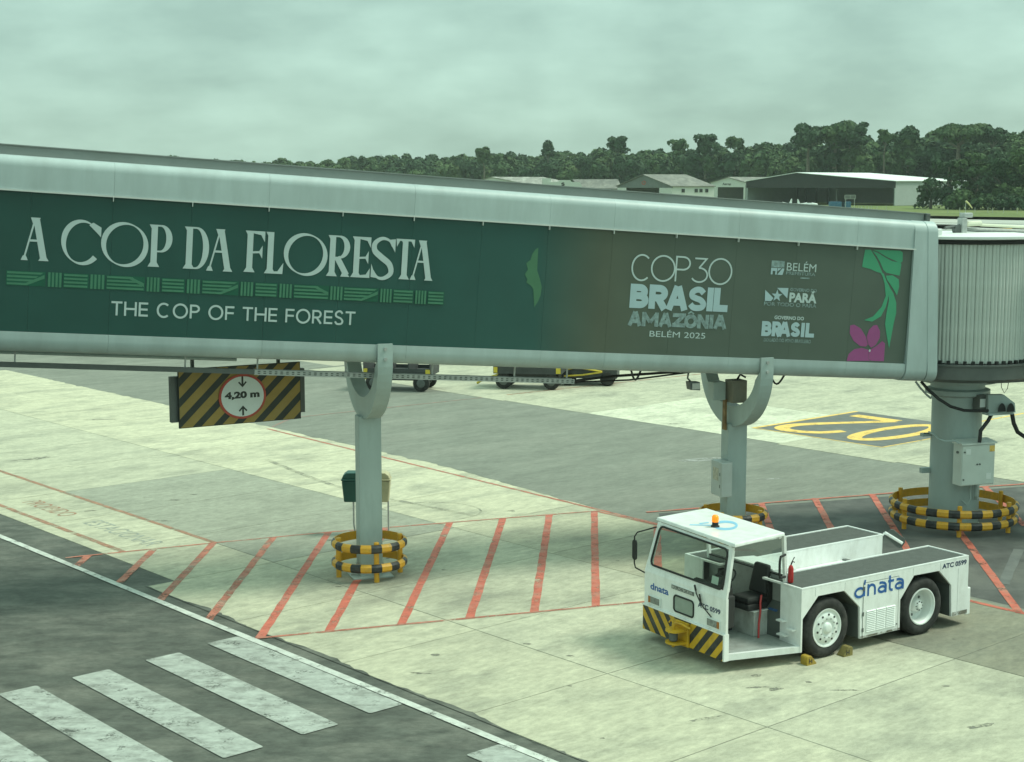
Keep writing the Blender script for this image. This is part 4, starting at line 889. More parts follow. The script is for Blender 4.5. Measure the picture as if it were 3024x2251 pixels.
def bt(P, txt, xl, xr, yt, yb, conv, off=0.0):
    a, v0 = bpx(*conv(xl, yb[0])); vt0 = bpx(*conv(xl, yt[0]))[1]; b, v1 = bpx(*conv(xr, yb[1])); vt1 = bpx(*conv(xr, yt[1]))[1]
    P.text(txt, a, b, (v0+v1)/2, (vt0+vt1)/2, off)
zA = lambda x, y: (x*z1s, 400+y*z1s)
pr = Print(BF); 
def lerp(a, b, t): return a+(b-a)*t
# subtitle, geometric capitals laid out letter by letter
s_a, v_a = bpx(722*z1s, 400+1176*z1s); s_b, v_b = bpx(900+325*z1s, 400+1229*z1s); v_t = bpx(722*z1s, 400+1078*z1s)[1]
sub = 'THE COP OF THE FOREST'; wid = {'T':.74,'H':.86,'E':.64,'C':.98,'O':1.06,'P':.70,'F':.64,'R':.74,'S':.70,' ':.34}; tot = sum(wid[c]+.13 for c in sub)-.13
k_ = (s_b-s_a)/tot; x = s_a; vb = (v_a+v_b)/2
for c in sub:
    if c != ' ': pr.strokes(sans(c, x, x+wid[c]*k_, vb-(.012 if c in 'COS' else 0), v_t+(.012 if c in 'COS' else 0), .037))
    x += (wid[c]+.13)*k_
pr.build('subtitle_lettering', M_LW, bridge)
# woven border strip
vT = bpx(300*z1s, 400+890*z1s)[1]; vB = bpx(300*z1s, 400+985*z1s)[1]
segs = [('h',0,40,295,1),('v',0,308,404,0),('h',0,411,576,0),('v',0,583,682,0),('h',0,690,942,2),('v',0,950,1040,0),('h',0,1050,1202,0),('v',0,1211,1303,0),('h',0,1312,1552,1),('v',0,1560,1648,0),('h',0,1657,1804,0),('v',0,1813,1900,0),('h',0,1908,2140,2),
        ('v',900,160,247,0),('h',900,250,478,1),('v',900,485,566,0),('h',900,572,706,0),('v',900,713,790,0),('h',900,797,905,0)]
dk = Print(BF, .003); lt = Print(BF, .0042)
for kind_, ox, xl, xr, cut in segs:
    py = 400 + (930+ (ox+xl*z1s)/z1s*.0475)*z1s
    a = bpx(ox+xl*z1s, py)[0]; b = bpx(ox+xr*z1s, py)[0]; n = 4
    dk.poly([(a,vB),(b,vB),(b,vT),(a,vT)])
    if kind_ == 'h':
        H = vT-vB
        for k in range(n):
            y0 = vB+H*(k+.22)/n; y1 = vB+H*(k+.78)/n; bb = b-.02; b2 = b-.02
            if cut == 1: bb = b-.02-(n-1-k+.75)*H/n*1.25; b2 = bb+H/n*.56*1.25
            if cut == 2: b2 = b-.02-(k-.2)*H/n*1.1; bb = b2+H/n*.56*1.1; b2, bb = min(b2, b-.02), min(bb, b-.02)
            lt.poly([(a+.012,y0),(bb,y0),(b2,y1),(a+.012,y1)])
        if cut == 1: lt.poly([(b-.42,vB+.01),(b-.32,vB+.01),(b-.015,vB+H*.55),(b-.015,vB+H*.8)])
        if cut == 2: lt.poly([(b-.36,vT-.01),(b-.26,vT-.01),(b-.015,vB+H*.55),(b-.015,vB+H*.3)])
    else:
        for k in range(n):
            x0 = a+(b-a)*(k+.2)/n; x1 = a+(b-a)*(k+.8)/n; lt.poly([(x0,vB),(x1,vB),(x1,vT),(x0,vT)])
dk.build('woven_border', M_G1, bridge); lt.build('woven_border', M_G2, bridge)
# conference logo
zD = lambda x, y: (1840+x*.2704, 740+y*.2704)
def box_of(conv, xl, xr, yt, yb):
    ym = (yt+yb)/2; xm = (xl+xr)/2
    return bpx(*conv(xl, ym))[0], bpx(*conv(xr, ym))[0], bpx(*conv(xm, yb))[1], bpx(*conv(xm, yt))[1]
pr = Print(BF)
for ch, xl, xr, yt, yb in [('C',90,318,38,336),('O',303,572,49,343),('P',570,735,62,342),('3',762,930,80,355),('0',930,1192,82,378)]:
    pr.strokes(sans(ch, *box_of(zD, xl, xr, yt, yb), .035))
pr.build('logo_lettering', M_LW, bridge)
pr = Print(BF)
for ch, xl, xr, yt, yb in [('B',75,280,366,630),('R',282,498,375,640),('A',470,712,388,652),('S',708,912,396,662),('I',914,985,405,665),('L',988,1145,410,670)]:
    pr.strokes(sans(ch, *box_of(zD, xl, xr, yt, yb), .145 if ch not in 'S' else .125))
pr.build('logo_lettering', M_LW2, bridge)
pr = Print(BF)
for ch, xl, xr, yt, yb in [('A',52,205,665,822),('M',205,385,674,830),('A',385,535,682,833),('Z',538,680,685,838),('O',665,810,697,850),('N',808,935,700,853),('I',940,985,702,855),('A',985,1130,705,858)]:
    pr.strokes(sans(ch, *box_of(zD, xl, xr, yt, yb), .085))
a, b, y0, y1 = box_of(zD, 708, 772, 668, 694); pr.strokes([ribbon([(a,y0),((a+b)/2,y1),(b,y0)], .035)])
pr.build('logo_lettering', M_LG, bridge)
pr = Print(BF)
def dt(txt, xl, xr, yt, yb, conv=zD, off=.02): a, b, y0, y1 = box_of(conv, xl, xr, yt, yb); pr.text(txt, a, b, y0, y1, off)
dt('BELÉM 2025', 288, 898, 872, 952, off=.0)
dt('BELÉM', 1788, 2110, 118, 228, off=.0); dt('PARÁ', 1815, 2115, 440, 572, off=.045); dt('GOVERNO DO', 1652, 1975, 717, 757, off=.03)
pr.build('sponsor_lettering', M_LW, bridge)
pr = Print(BF); dt('PREFEITURA', 1778, 2100, 236, 272); dt('GOVERNO DO', 1825, 2115, 415, 452, off=.03); dt('POR TODO O PARÁ', 1537, 2112, 562, 614); dt('DO LADO DO POVO BRASILEIRO', 1535, 2050, 965, 1005)
a, b, y0, y1 = box_of(zD, 1935, 2035, 295, 310); pr.poly([(a,y0),(b,y0),(b,y1),(a,y1)])
a, b, y0, y1 = box_of(zD, 1620, 1762, 112, 185)
pr.poly([(a,y0),(b,y0),(b,y1),(a,y1)])
pr.build('sponsor_lettering', M_LG, bridge)
pr = Print(BF, .0045)
for ch, xl, xr, yt, yb in [('B',1512,1622,772,935),('R',1624,1730,776,938),('A',1690,1830,780,940),('S',1826,1932,785,943),('I',1936,1986,790,946),('L',1990,2086,793,950)]:
    pr.strokes(sans(ch, *box_of(zD, xl, xr, yt, yb), .085))
# emblem blocks beside the sponsor names
a, b, y0, y1 = box_of(zD, 1612, 1755, 192, 264)
pr.poly([(a,y0),(a+(b-a)*.14,y0),(a+(b-a)*.14,y0+(y1-y0)*.55),(a+(b-a)*.42,y0+(y1-y0)*.55),(a+(b-a)*.42,y1),(a,y1)])
pr.poly([(a+(b-a)*.34,y0),(a+(b-a)*.46,y0),(a+(b-a)*.46,y1),(a+(b-a)*.34,y1)]); pr.poly([(a+(b-a)*.5,y0),(a+(b-a)*.9,y0),(b,y0+(y1-y0)*.8),(b,y1),(a+(b-a)*.86,y1)]); pr.poly([(a+(b-a)*.5,y1*.5+y0*.5),(a+(b-a)*.8,y1),(a+(b-a)*.5,y1)])
def pp(*pts): return [bpx(*zD(x, y)) for x, y in pts]
pr.poly(pp((1550,430),(1640,520),(1612,552),(1545,550))); pr.poly(pp((1680,408),(1803,410),(1790,522)))
cx_, cy_ = bpx(*zD(1678, 495)); star = []
for i in range(10):
    r = .135 if i % 2 == 0 else .055; star.append((cx_+r*cos(pi/2+i*pi/5), cy_+r*sin(pi/2+i*pi/5)))
for i in range(0, 10, 2): pr.poly([(cx_,cy_), star[i-1], star[i], star[(i+1) % 10]])
pr.build('sponsor_emblem', M_LW2, bridge)
# leaves and flower of the artwork
zC = lambda x, y: (1800+x*.5516, 350+y*.5516); zB = lambda x, y: (900+x*.4539, 400+y*.4539)
def shape(name, m, conv, polys, lift=.003):
    P_ = Print(BF, lift)
    for poly in polys: P_.poly([bpx(*conv(x, y)) for x, y in poly])
    return P_.build(name, m, bridge)
vm_ = bpx(*zC(1450, 700))
shape('leaf_artwork', M_LEAFI, zC, [
  [(1368,703),(1398,703),(1432,760),(1462,830),(1430,822),(1395,806),(1352,795),(1356,765)],
  [(1404,706),(1440,722),(1475,744),(1512,764),(1545,770),(1562,778),(1556,820),(1552,842),(1515,834),(1482,826),(1466,812),(1448,770),(1428,735)],
  [(1410,703),(1556,708),(1569,718),(1568,765),(1556,775),(1520,758),(1480,740),(1440,715)],
  [(1478,842),(1515,840),(1548,862),(1550,900),(1538,948),(1520,915),(1500,885),(1484,862)],
  [(1448,820),(1468,832),(1482,870),(1500,905),(1494,950),(1478,1010),(1452,1060),(1405,1088),(1362,1080),(1410,1060),(1455,1010),(1478,950),(1472,885),(1462,850)],
  [(1496,900),(1518,935),(1534,985),(1534,1040),(1520,1100),(1505,1180),(1496,1232),(1484,1170),(1474,1100),(1482,1040),(1494,980)]])
shape('flower_artwork', M_PINK, zC, [
  [(1288,1108),(1310,1104),(1345,1125),(1372,1170),(1382,1210),(1372,1222),(1340,1218),(1305,1190),(1285,1150)],
  [(1412,1108),(1432,1106),(1448,1140),(1446,1175),(1425,1212),(1400,1228),(1384,1210),(1376,1170),(1388,1132)],
  [(1390,1240),(1425,1220),(1460,1192),(1474,1205),(1468,1300),(1400,1298),(1385,1285)],
  [(1268,1298),(1280,1260),(1310,1235),(1350,1228),(1388,1240),(1384,1285),(1395,1298)]])
c_ = bpx(*zC(1392, 1243)); P_ = Print(BF, .006); P_.poly([(c_[0]+.022*cos(t), c_[1]+.03*sin(t)) for t in [i*pi/6 for i in range(12)]]); P_.build('flower_artwork', M_LW, bridge)
shape('leaf_artwork', M_SAGE, zB, [[(1520,730),(1500,742),(1480,770),(1468,810),(1440,832),(1452,872),(1430,905),(1448,935),(1440,958),(1468,975),(1486,1000),(1488,1050),(1492,1118),(1515,1085),(1534,1040),(1542,985),(1528,930),(1512,880),(1515,800)]])
# hangers, cable tray and pipes below
m = MB(); m.box(S0, -2.42, -.96, -.84, -.69, -.60); m.build('cable_duct', M_DARKST, bridge)
m = MB(); m.tube([(S0,-.5,-.46),(-2.7,-.5,-.46)], .035, 8); m.build('conduit_pipe', M_STEEL, bridge)
m = MB(); x = -2.42
m.box(-2.42, 4.2, -.96, -.955, -.70, -.60); m.box(-2.42, 4.2, -.955, -.80, -.70, -.695); m.box(-2.42, 4.2, -.80, -.795, -.70, -.60); m.build('cable_tray', M_GALV, bridge)
m = MB()
k = -2.36
while k < 4.15: m.box(k, k+.05, -.963, -.9601, -.675, -.655); m.box(k, k+.05, -.963, -.9601, -.640, -.620); k += .11
o = m.build('tray_slots', M_DARKST, bridge)
for k in (-9.5, -6.8, -3.73, -2.36, -.62, 1.15, 2.9, 4.05):
    m = MB(); m.box(k-.015, k+.015, -.90, -.87, -.6, -.37); m.box(k-.05, k+.05, -.95, -.82, -.39, -.371); m.build('hanger', M_GALV, bridge)
for k, l in ((8.9, .34), (5.55, .22)):
    pts = [(k-l*.5+l*i/8, -1.0, -.37-.20*sin(pi*i/8)) for i in range(9)]; m = MB(); m.tube(pts, .022, 6); m.build('cable_loop', M_CABLE, bridge)
m = MB(); m.tube([(4.2,-.85,-.65),(5.2,-.6,-.55),(6.8,-.5,-.42)], .03, 6); m.tube([(4.2,-.82,-.68),(5.6,-.6,-.62),(7.2,-.5,-.40)], .02, 6); m.build('cable', M_CABLE, bridge)
# small floodlight under the walkway
fl_s, fl_v = bpx(2043, 1135, -.9); 
fl = empty('floodlight', MBW @ Vector((fl_s, -.9, -.385)), (0,0,YAW), label='small dark floodlight hanging under the walkway left of the second support', cat='lamp')
m = MB(); m.tube([(-.10,0,0),(-.12,0,-.12),(-.02,0,-.22)], .02, 6); m.build('arm', M_DARKST, fl); m = MB(); m.hexa([(-.10,-.12,-.36),(.13,-.12,-.38),(.13,.08,-.38),(-.10,.08,-.36),(-.12,-.10,-.19),(.13,-.10,-.20),(.13,.10,-.20),(-.12,.10,-.19)]); m.build('housing', M_DARKST, fl, bevel=.01)
m = MB(); m.box(-.07,.11,-.135,-.121,-.35,-.22); m.build('lens', M_LENS, fl)

# support columns with U shaped cradles
def support(pos, zb, zu, label):
    r = empty('support_column', pos, (0,0,YAW), label=label, cat='column', group=None)
    m = MB(); m.box(-.235,.235,-.17,.17,.02,zu+.06); m.build('column', M_STEEL, r, bevel=.012); m = MB(); m.box(-.13,.13,-.16,.16,zu+.061,zu+.44); m.build('column_head', M_STEEL, r)
    zc_ = zb+.10; n = 28; out = [(-1.445, zb+.40)]; inn = [(-1.392, zb+.40)]
    for i in range(n+1):
        a = pi + pi*i/n; out.append((1.445*cos(a), zc_ + (zc_-zu)*sin(a))); k = min(1, abs(sin(a))*5)
        inn.append(((1.392-.17*k)*cos(a), zc_ + (zc_-zu-.45)*sin(a)))
    out.append((1.445, zb+.40)); inn.append((1.392, zb+.40))
    m = MB()
    for i in range(len(out)-1):
        o0, o1, i1, i0 = out[i], out[i+1], inn[i+1], inn[i]
        vs = [(x, q[0], q[1]) for x in (-.15, .15) for q in (o0, o1, i1, i0)]
        m.add(vs, [(0,1,2,3),(7,6,5,4),(0,4,5,1),(3,2,6,7)] + ([(0,3,7,4)] if i == 0 else []) + ([(1,5,6,2)] if i == len(out)-2 else []))
    m.build('cradle', M_STEEL, r, smooth=True, angle=40)
    for z in (zb+.30, zb+.10):
        m = MB(); m.lathe([(0,-.03),(.035,-.03),(.035,0),(0,0)], 10, 'y', (0,-1.446,z)); m.build('bolt', M_GALV, r)
    m = MB(); m.box(-.42,.42,-.36,.36,.0,.03); m.build('base_plate', M_STEEL, r)
    for sx in (-1, 1):
        m = MB(); m.prism([(sx*.236,.031),(sx*.40,.031),(sx*.236,.34)], -.02, .02); m.build('gusset', M_GALV, r)
    return r
SU = -sin(TILT)
col1 = support(C1, 4.535, 3.28, 'left grey support column with a U shaped cradle, inside the near black and yellow guard ring')
P2 = C1 + AX*8.36
col2 = support(P2, 3.95, 2.69, 'middle grey support column with boxes on it, standing behind the tractor cab')
m = MB(); m.box(-.60,-.245,-.30,.05,1.55,2.55); m.build('housing', M_STEEL, None, bevel=.01) if False else None
cb = empty('control_cabinet', P2 + AX*(-.245), (0,0,YAW), label='grey cabinet with a faded notice on the side of the middle support column', cat='cabinet')
def zc2(zy): return at_range(2120, 1060+zy*.2784, 33.7).z
zt, zbm = zc2(1065), zc2(1425)
m = MB(); m.box(-.26,0,-.42,.10,zbm,zt); m.build('housing', mat('cabinet_grey', (.46,.49,.48), .5, var=.05, dirt=(.33,.34,.3), dirt_amt=.5), cb, bevel=.012)
m = MB(); m.box(-.268,-.2605,-.38,.06,zbm+.05,zt-.05); m.build('door', MATS['cabinet_grey'], cb); m = MB(); m.box(-.272,-.269,-.28,-.02,zt-.42,zt-.14); m.build('notice', mat('faded_notice', (.45,.42,.34), .7, var=.3, scale=16), cb)
for z in (zt-.3, zbm+.2): m = MB(); m.box(-.274,-.269,-.36,-.33,z,z+.07); m.build('hinge', M_DARKST, cb)
zt2, zb2 = zc2(215), zc2(450)
jb = empty('junction_box', P2 + Vector((0,0,zb2)), (0,0,YAW), label='dull brown steel junction box inside the cradle of the middle support column', cat='box')
m = MB(); m.box(-.24,.12,-.34,.02,0,zt2-zb2); m.build('housing', mat('dull_box', (.22,.21,.17), .6, var=.15, dirt=(.15,.11,.06), dirt_amt=.6), jb, bevel=.01)
m = MB(); m.box(-.60,-.30,-.14,.12,.05,zt2-zb2-.04); m.build('housing', M_STEEL, jb, bevel=.01)
m = MB(); m.tube([(.0,-.1,zt2-zb2),(.02,-.2,zt2-zb2+.12),(.1,-.3,zt2-zb2+.06)], .025, 6); m.build('cable', M_CABLE, jb)
rs_ = empty('rust_streaked_bracket', P2 + AX*(-.245) + AY*(-.05), (0,0,YAW), label='brown rusty channel on the left edge of the middle support column', cat='bracket')
m = MB(); m.box(-.05,0,-.06,.06,zc2(745),zc2(420)); m.build('channel', M_RUST, rs_)

# guard rings
def guard(pos, R, rails, ptop, nseg, npost, a_off, label):
    r = empty('guard_ring', pos, label=label, cat='barrier', group='black and yellow guard rings round the columns')
    for (z0, z1) in rails:
        m = MB(); h = z1-z0
        pf = [(R-.035, z0),(R, z0+h*.06),(R+.035, z0+h*.28),(R+.035, z0+h*.72),(R, z0+h*.94),(R-.035, z1),(R-.045, z1),(R-.045,z0)]
        for k in range(nseg):
            a0, a1 = 2*pi*(k/nseg), 2*pi*((k+1)/nseg); sub = 2; mi = k % 2
            for j in range(sub):
                b0 = a0+(a1-a0)*j/sub; b1 = a0+(a1-a0)*(j+1)/sub; q = len(pf)
                vs = [(p*cos(b), p*sin(b), z) for b in (b0, b1) for p, z in pf]; base = len(m.v); m.v += vs
                for i in range(q):
                    i2 = (i+1) % q; m.f.append((base+i, base+q+i, base+q+i2, base+i2)); m.m.append(0 if i >= 5 else mi)
        m.build('rail', [M_YEL, M_BLK], r, smooth=True, angle=25)
    for k in range(npost):
        a = a_off + 2*pi*k/npost; m = MB(); m.lathe([(0,0),(.055,0),(.055,ptop-.01),(.045,ptop),(0,ptop)], 12, 'z', ((R-.10)*cos(a), (R-.10)*sin(a), 0)); m.build('post', M_YEL, r, smooth=True)
    return r
guard(C1, .745, [(.61,.79),(.21,.39)], .83, 22, 4, radians(-72), 'near black and yellow guard ring round the foot of the left column')
guard(P2, .745, [(.61,.79),(.21,.39)], .83, 22, 4, radians(60), 'guard ring half hidden behind the tractor cab')
C3 = C1 + AX*14.2
guard(C3, 1.45, [(.44,.63),(.16,.35)], .72, 36, 6, radians(20), 'widest black and yellow guard ring, round the fat rotunda column')

# waste bins on a stand behind the left column
st = empty('bin_stand', ground(1050, 1578), label='thin bent steel stand holding two waste bins behind the left column', cat='stand')
so_ = Vector(st.location); R_ = so_.y
def sp(px, py, dy=0): v = at_range(px, py, R_+dy) - so_; return v
m = MB(); a_ = sp(1046, 1450); m.tube([(0,0,0),(a_.x-.02,0,.25),(a_.x-.02,0,a_.z+.15),(a_.x+.08,0,a_.z+.32),(a_.x+.66,0,a_.z+.32),(a_.x+.78,0,a_.z+.15),(a_.x+.78,0,0)], .02, 7); m.build('frame', M_GALV, st)
def bin_(cx_px, m_, lab):
    c = at_range(cx_px, 1480, R_); r = empty('waste_bin', c, label=lab, cat='waste bin')
    z1 = at_range(cx_px, 1417, R_).z - c.z; zt_ = at_range(cx_px, 1393, R_).z - c.z
    mb = MB(); mb.hexa([(-.19,-.15,0),(.19,-.15,0),(.19,.15,0),(-.19,.15,0),(-.235,-.19,z1),(.235,-.19,z1),(.235,.19,z1),(-.235,.19,z1)]); mb.build('body', m_, r, bevel=.03)
    mb = MB(); mb.hexa([(-.25,-.205,z1+.005),(.25,-.205,z1+.005),(.25,.205,z1+.005),(-.25,.205,z1+.005),(-.25,-.205,z1+.045),(.25,-.205,z1+.045),(.25,.205,z1+.045),(-.25,.205,z1+.045)])
    mb.prism([(-.235,z1+.046),(-.20,z1+.13),(-.12,zt_),(.12,zt_),(.20,z1+.13),(.235,z1+.046)], -.185, .185); mb.build('lid', m_, r, bevel=.02)
bin_(1042, M_GREENB, 'dark green waste bin seen left of the left support column'); bin_(1124, M_BEIGEB, 'beige waste bin mostly hidden behind the left support column')

# height limit board
SG = Vector((-5.362, 30.12, 0)); SAZ = radians(58.75)
sign = empty('height_limit_board', SG + Vector((0,0,3.296)), (0,0,pi/2-SAZ), label='black and yellow striped height limit board reading 4,20 m under the walkway', cat='sign')
HW, HH = 1.275, 1.16
m = MB(); m.box(-HW, HW, 0, .05, 0, HH); m.build('board', M_BSIGN, sign, bevel=.006)
m = MB(); m.box(-HW-.125, HW+.125, .08, .20, .115, 1.01); m.build('backing_frame', M_DARKST, sign)
def clip(poly, x0, x1, y0, y1):
    for ax_, lim, sg in ((0,x0,1),(0,x1,-1),(1,y0,1),(1,y1,-1)):
        out = []
        for i in range(len(poly)):
            a, b = poly[i], poly[(i+1) % len(poly)]; da, db = sg*(a[ax_]-lim), sg*(b[ax_]-lim)
            if da >= 0: out.append(a)
            if (da >= 0) != (db >= 0): t_ = da/(da-db); out.append((a[0]+(b[0]-a[0])*t_, a[1]+(b[1]-a[1])*t_))
        poly = out
        if len(poly) < 3: return []
    return poly
pr = Print(lambda a, b, h: (a, -h, b), .002)
k = -8
while k < 8:
    x0 = -HW+.01+k*.425; L_ = 1.3; poly = clip([(x0,0-.0),(x0+.24,0),(x0+.24+L_*1.05,L_),(x0+L_*1.05,L_)], -HW+.012, HW-.012, .012, HH-.012)
    if poly: pr.poly(poly)
    k += 1
pr.build('stripe', M_YSIGN, sign)
cx_, cz_ = .025, .545
el_ = lambda rx, rz, n=40: [(cx_+rx*cos(2*pi*i/n), cz_+rz*sin(2*pi*i/n)) for i in range(n)]
m = MB(); m.prism(el_(.495,.445), -.022, -.008); m.build('red_disc', M_SIGNR, sign)
m = MB(); m.prism(el_(.445,.40), -.028, -.0225); m.build('white_disc', M_SIGNW, sign)
pr = Print(lambda a, b, h: (a, -.028-h, b), .002)
pr.text('4,20 m', cx_-.375, cx_+.355, cz_-.06, cz_+.105, .055)
for sgn in (1, -1):
    zb_ = cz_+sgn*.30; pr.poly([(cx_-.02, zb_+.10*1),(cx_-.02, zb_-.08),(cx_+.02, zb_-.08),(cx_+.02, zb_+.10)][::1])
    tip = zb_ - sgn*.095; pr.strokes([ribbon([(cx_-.08, tip+sgn*.085),(cx_, tip),(cx_+.08, tip+sgn*.085)], .032)])
pr.build('lettering', M_BSIGN, sign)
for x in (-.9, .9):
    m = MB(); m.box(x-.03, x+.03, .21, .27, .9, 1.75 if x < 0 else 1.45); m.build('hanger', M_DARKST, sign)

# ================================================================== ROTUNDA
rot = empty('rotunda', C3, (0,0,YAW), label='round rotunda with pleated metal shutter walls on a fat grey column at the walkway end', cat='rotunda')
m = MB(); m.lathe([(0,0),(.62,0),(.62,.06),(.575,.07),(.575,3.30),(0,3.30)], 48); m.build('column', M_STEEL, rot, smooth=True, angle=40)
m = MB(); m.lathe([(.577,3.02),(.60,3.02),(.60,3.10),(.74,3.16),(.74,3.26),(.62,3.30),(.62,3.40),(.9,3.44),(.9,3.52),(0,3.52)], 40); m.build('flange', M_STEEL, rot, smooth=True, angle=30)
m = MB(); m.lathe([(0,3.53),(1.2,3.53),(1.66,3.62),(1.72,3.66),(1.72,3.95),(1.76,3.96),(1.76,4.0),(0,4.0)], 40); m.build('base_drum', M_DARKST, rot, smooth=True, angle=30)
m = MB(); m.box(-.2, 4.4, -1.45, 1.45, 3.55, 3.94); m.build('base_beam', M_DARKST, rot, bevel=.01)
RD = 1.60; ns = 58; zz0, zz1 = 4.02, 6.68
for k in range(ns):
    m = MB() if k == 0 else None
    if k == 0:
        da = 2*pi/ns; pr_ = []
        for i in range(13):
            f_ = i/12; a = (f_-.5)*da*.96; rr_ = RD + .026*abs(sin(2*pi*f_)) ; pr_.append((rr_*cos(a), rr_*sin(a)))
        inn = [(p[0]*.985, p[1]*.985) for p in pr_][::-1]
        m.prism(pr_+inn, zz0, zz1, 'z'); base_sl = m.build('shutter_slat', mat('shutter_grey', (.50,.53,.50), .45, var=.05, dirt=(.36,.37,.33), dirt_amt=.4), rot, smooth=True, angle=50)
    else:
        o = base_sl.copy(); COL.objects.link(o); o.rotation_euler = (0,0,2*pi*k/ns)
m = MB(); m.lathe([(RD*.96,zz0),(RD*.96,zz1)], 44); m.build('inner_wall', M_DARKST, rot)
m = MB(); m.lathe([(0,6.68),(1.66,6.68),(1.69,6.70),(1.69,6.78),(0,6.78)], 48); m.build('top_seal', M_BLACK, rot, smooth=True, angle=30)
m = MB(); m.lathe([(0,6.785),(1.76,6.785),(1.78,6.80),(1.78,6.85),(1.2,6.90),(0,6.92)], 48); m.build('roof', M_WHITE2, rot, smooth=True, angle=30)
m = MB(); m.box(-1.9,-1.2,-.9,.9,6.86,7.02); m.build('roof_step', M_WHITE2, rot, bevel=.02)
for k in range(0, ns):
    a = 2*pi*(k+.5)/ns; 
    if k == 0: m = MB(); m.box(RD+.03, RD+.09, -.035, .035, 4.0, 4.08); tb = m.build('shutter_clip', M_BLACK, rot); tb.rotation_euler = (0,0,a)
    else: o = tb.copy(); COL.objects.link(o); o.rotation_euler = (0,0,a)
def rl(px, py, r):      # photo point at a range -> rotunda local
    w = at_range(px, py, r) - C3; return Vector((w.dot(AX), w.dot(AY), w.z))
m = MB(); a = rl(2840, 700, 35.2); m.box(a.x-.07, a.x+.07, a.y-.1, a.y+.1, 6.90, 7.25); m.box(a.x-.02, a.x+.22, a.y-.1, a.y+.1, 7.25, 7.36); m.build('hinge_bracket', M_GALV, rot, bevel=.02)
m = MB(); m.tube([(a.x-.45,a.y,7.02),(a.x+.05,a.y,7.08)], .035, 8); m.lathe([(0,-.06),(.11,-.06),(.11,.06),(0,.06)], 14, 'y', (a.x-.12,a.y,6.98)); m.build('hinge_arm', M_DARKST, rot)
m = MB(); b = rl(3024, 688, 36.0); m.tube([(a.x+.1,a.y,7.10),(a.x+.5,a.y,7.12)], .06, 8); m.tube([(a.x+.5,a.y,7.08),(b.x+3,b.y,b.z-.02)], .035, 8); m.build('roof_rail', mat('cream_pipe', (.66,.66,.52), .5, var=.05), rot)
m = MB(); m.tube([(a.x+.2,a.y+.1,6.98),(b.x+3,b.y+.1,b.z-.10)], .05, 8); m.build('roof_pipe', M_GALV, rot)
m = MB(); y_ = a.y+.2; a1_ = rl(2950, 685, 36); 
for (x0, x1, z0, z1) in ((0,.36,0,.03),(0,.36,.09,.12),(0,.03,.03,.09),(.33,.36,.03,.09)): m.box(a1_.x+x0, a1_.x+x1, a1_.y-.01, a1_.y+.01, a1_.z+z0-.04, a1_.z+z1-.04)
m.build('yellow_frame', M_YPAINT, rot)
# column furniture
cabw = empty('electrical_cabinet', C3, (0,0,YAW), label='white electrical cabinet with sloping lid and switches on the fat rotunda column', cat='cabinet')
M_CABW = mat('cabinet_white', (.58,.62,.58), .45, var=.04, dirt=(.45,.46,.42), dirt_amt=.3)
m = MB(); m.box(-.50,.40,-.95,-.62,1.13,2.08); m.build('housing', M_CABW, cabw, bevel=.01)
m = MB(); m.hexa([(-.53,-.99,2.085),(.43,-.99,2.085),(.43,-.60,2.085),(-.53,-.60,2.085),(-.53,-.99,2.12),(.43,-.99,2.12),(.43,-.60,2.17),(-.53,-.60,2.17)]); m.build('lid', M_CABW, cabw)
m = MB(); m.box(-.485,.385,-.962,-.9505,1.15,2.06); m.build('door', M_CABW, cabw, bevel=.004)
for x0, x1, z0, z1, mm in ((-.40,-.27,1.86,1.99,M_WHITE2),(.17,.30,1.26,1.40,M_WHITE2),(.24,.38,1.90,2.04,M_YPAINT)):
    m = MB(); m.box(x0,x1,-.968,-.963,z0,z1); m.build('notice', mm, cabw)
for x, z in ((-.44,1.92),(-.45,1.28),(-.09,1.62),(-.02,1.62)):
    m = MB(); m.lathe([(0,-.02),(.02,-.02),(.02,0),(0,0)], 10, 'y', (x,-.963,z)); m.build('knob', M_DARKST, cabw)
m = MB(); m.lathe([(0,-.03),(.03,-.03),(.03,0),(0,0)], 10, 'y', (0,0,0)); o = m.build('knob', M_DARKST, cabw); o.location = (-.50,-.8,1.9); o.rotation_euler = (0,0,-pi/2)
m = MB(); m.tube([(-.05,-.7,1.13),(-.05,-.72,.75),(-.12,-.68,.62),(-.22,-.62,.72)], .02, 6); m.tube([(.12,-.66,1.13),(.14,-.66,.8),(.16,-.62,.72)], .035, 6); m.build('conduit', M_STEEL, cabw)
def rcab(name, pts, r, m_, label, cat='cable', n=7):
    o = MB(); o.tube([tuple(p) for p in pts], r, n); q = o.build(name, m_, None, smooth=True); q.location = C3; q.rotation_euler = (0,0,YAW); return tag(q, label, cat)
def zpt(x, y, r): return rl(2650+x*.3269, 1060+y*.3269, r)
sp_ = [zpt(215,205,34.6), zpt(270,270,34.5), zpt(370,360,34.4), zpt(480,430,34.35), zpt(600,465,34.4), zpt(720,470,34.5), zpt(820,468,34.6)]
rcab('black_cable', sp_, .035, M_CABLE, 'thick black cable sweeping across the fat rotunda column to the bracket')
rcab('grey_cable', [zpt(165,205,34.6), zpt(205,260,34.6), zpt(260,320,34.7), zpt(300,355,35.0)], .025, M_STEEL, 'thin grey cable dropping left of the thick black cable at the rotunda column')
rcab('grey_conduit', [zpt(285,660,35.3), zpt(340,690,34.9), zpt(370,725,34.7), zpt(430,745,34.6), zpt(520,740,34.6), zpt(560,765,34.6)], .022, M_STEEL, 'thin grey conduit wrapping the fat column above the white cabinet', 'pipe')
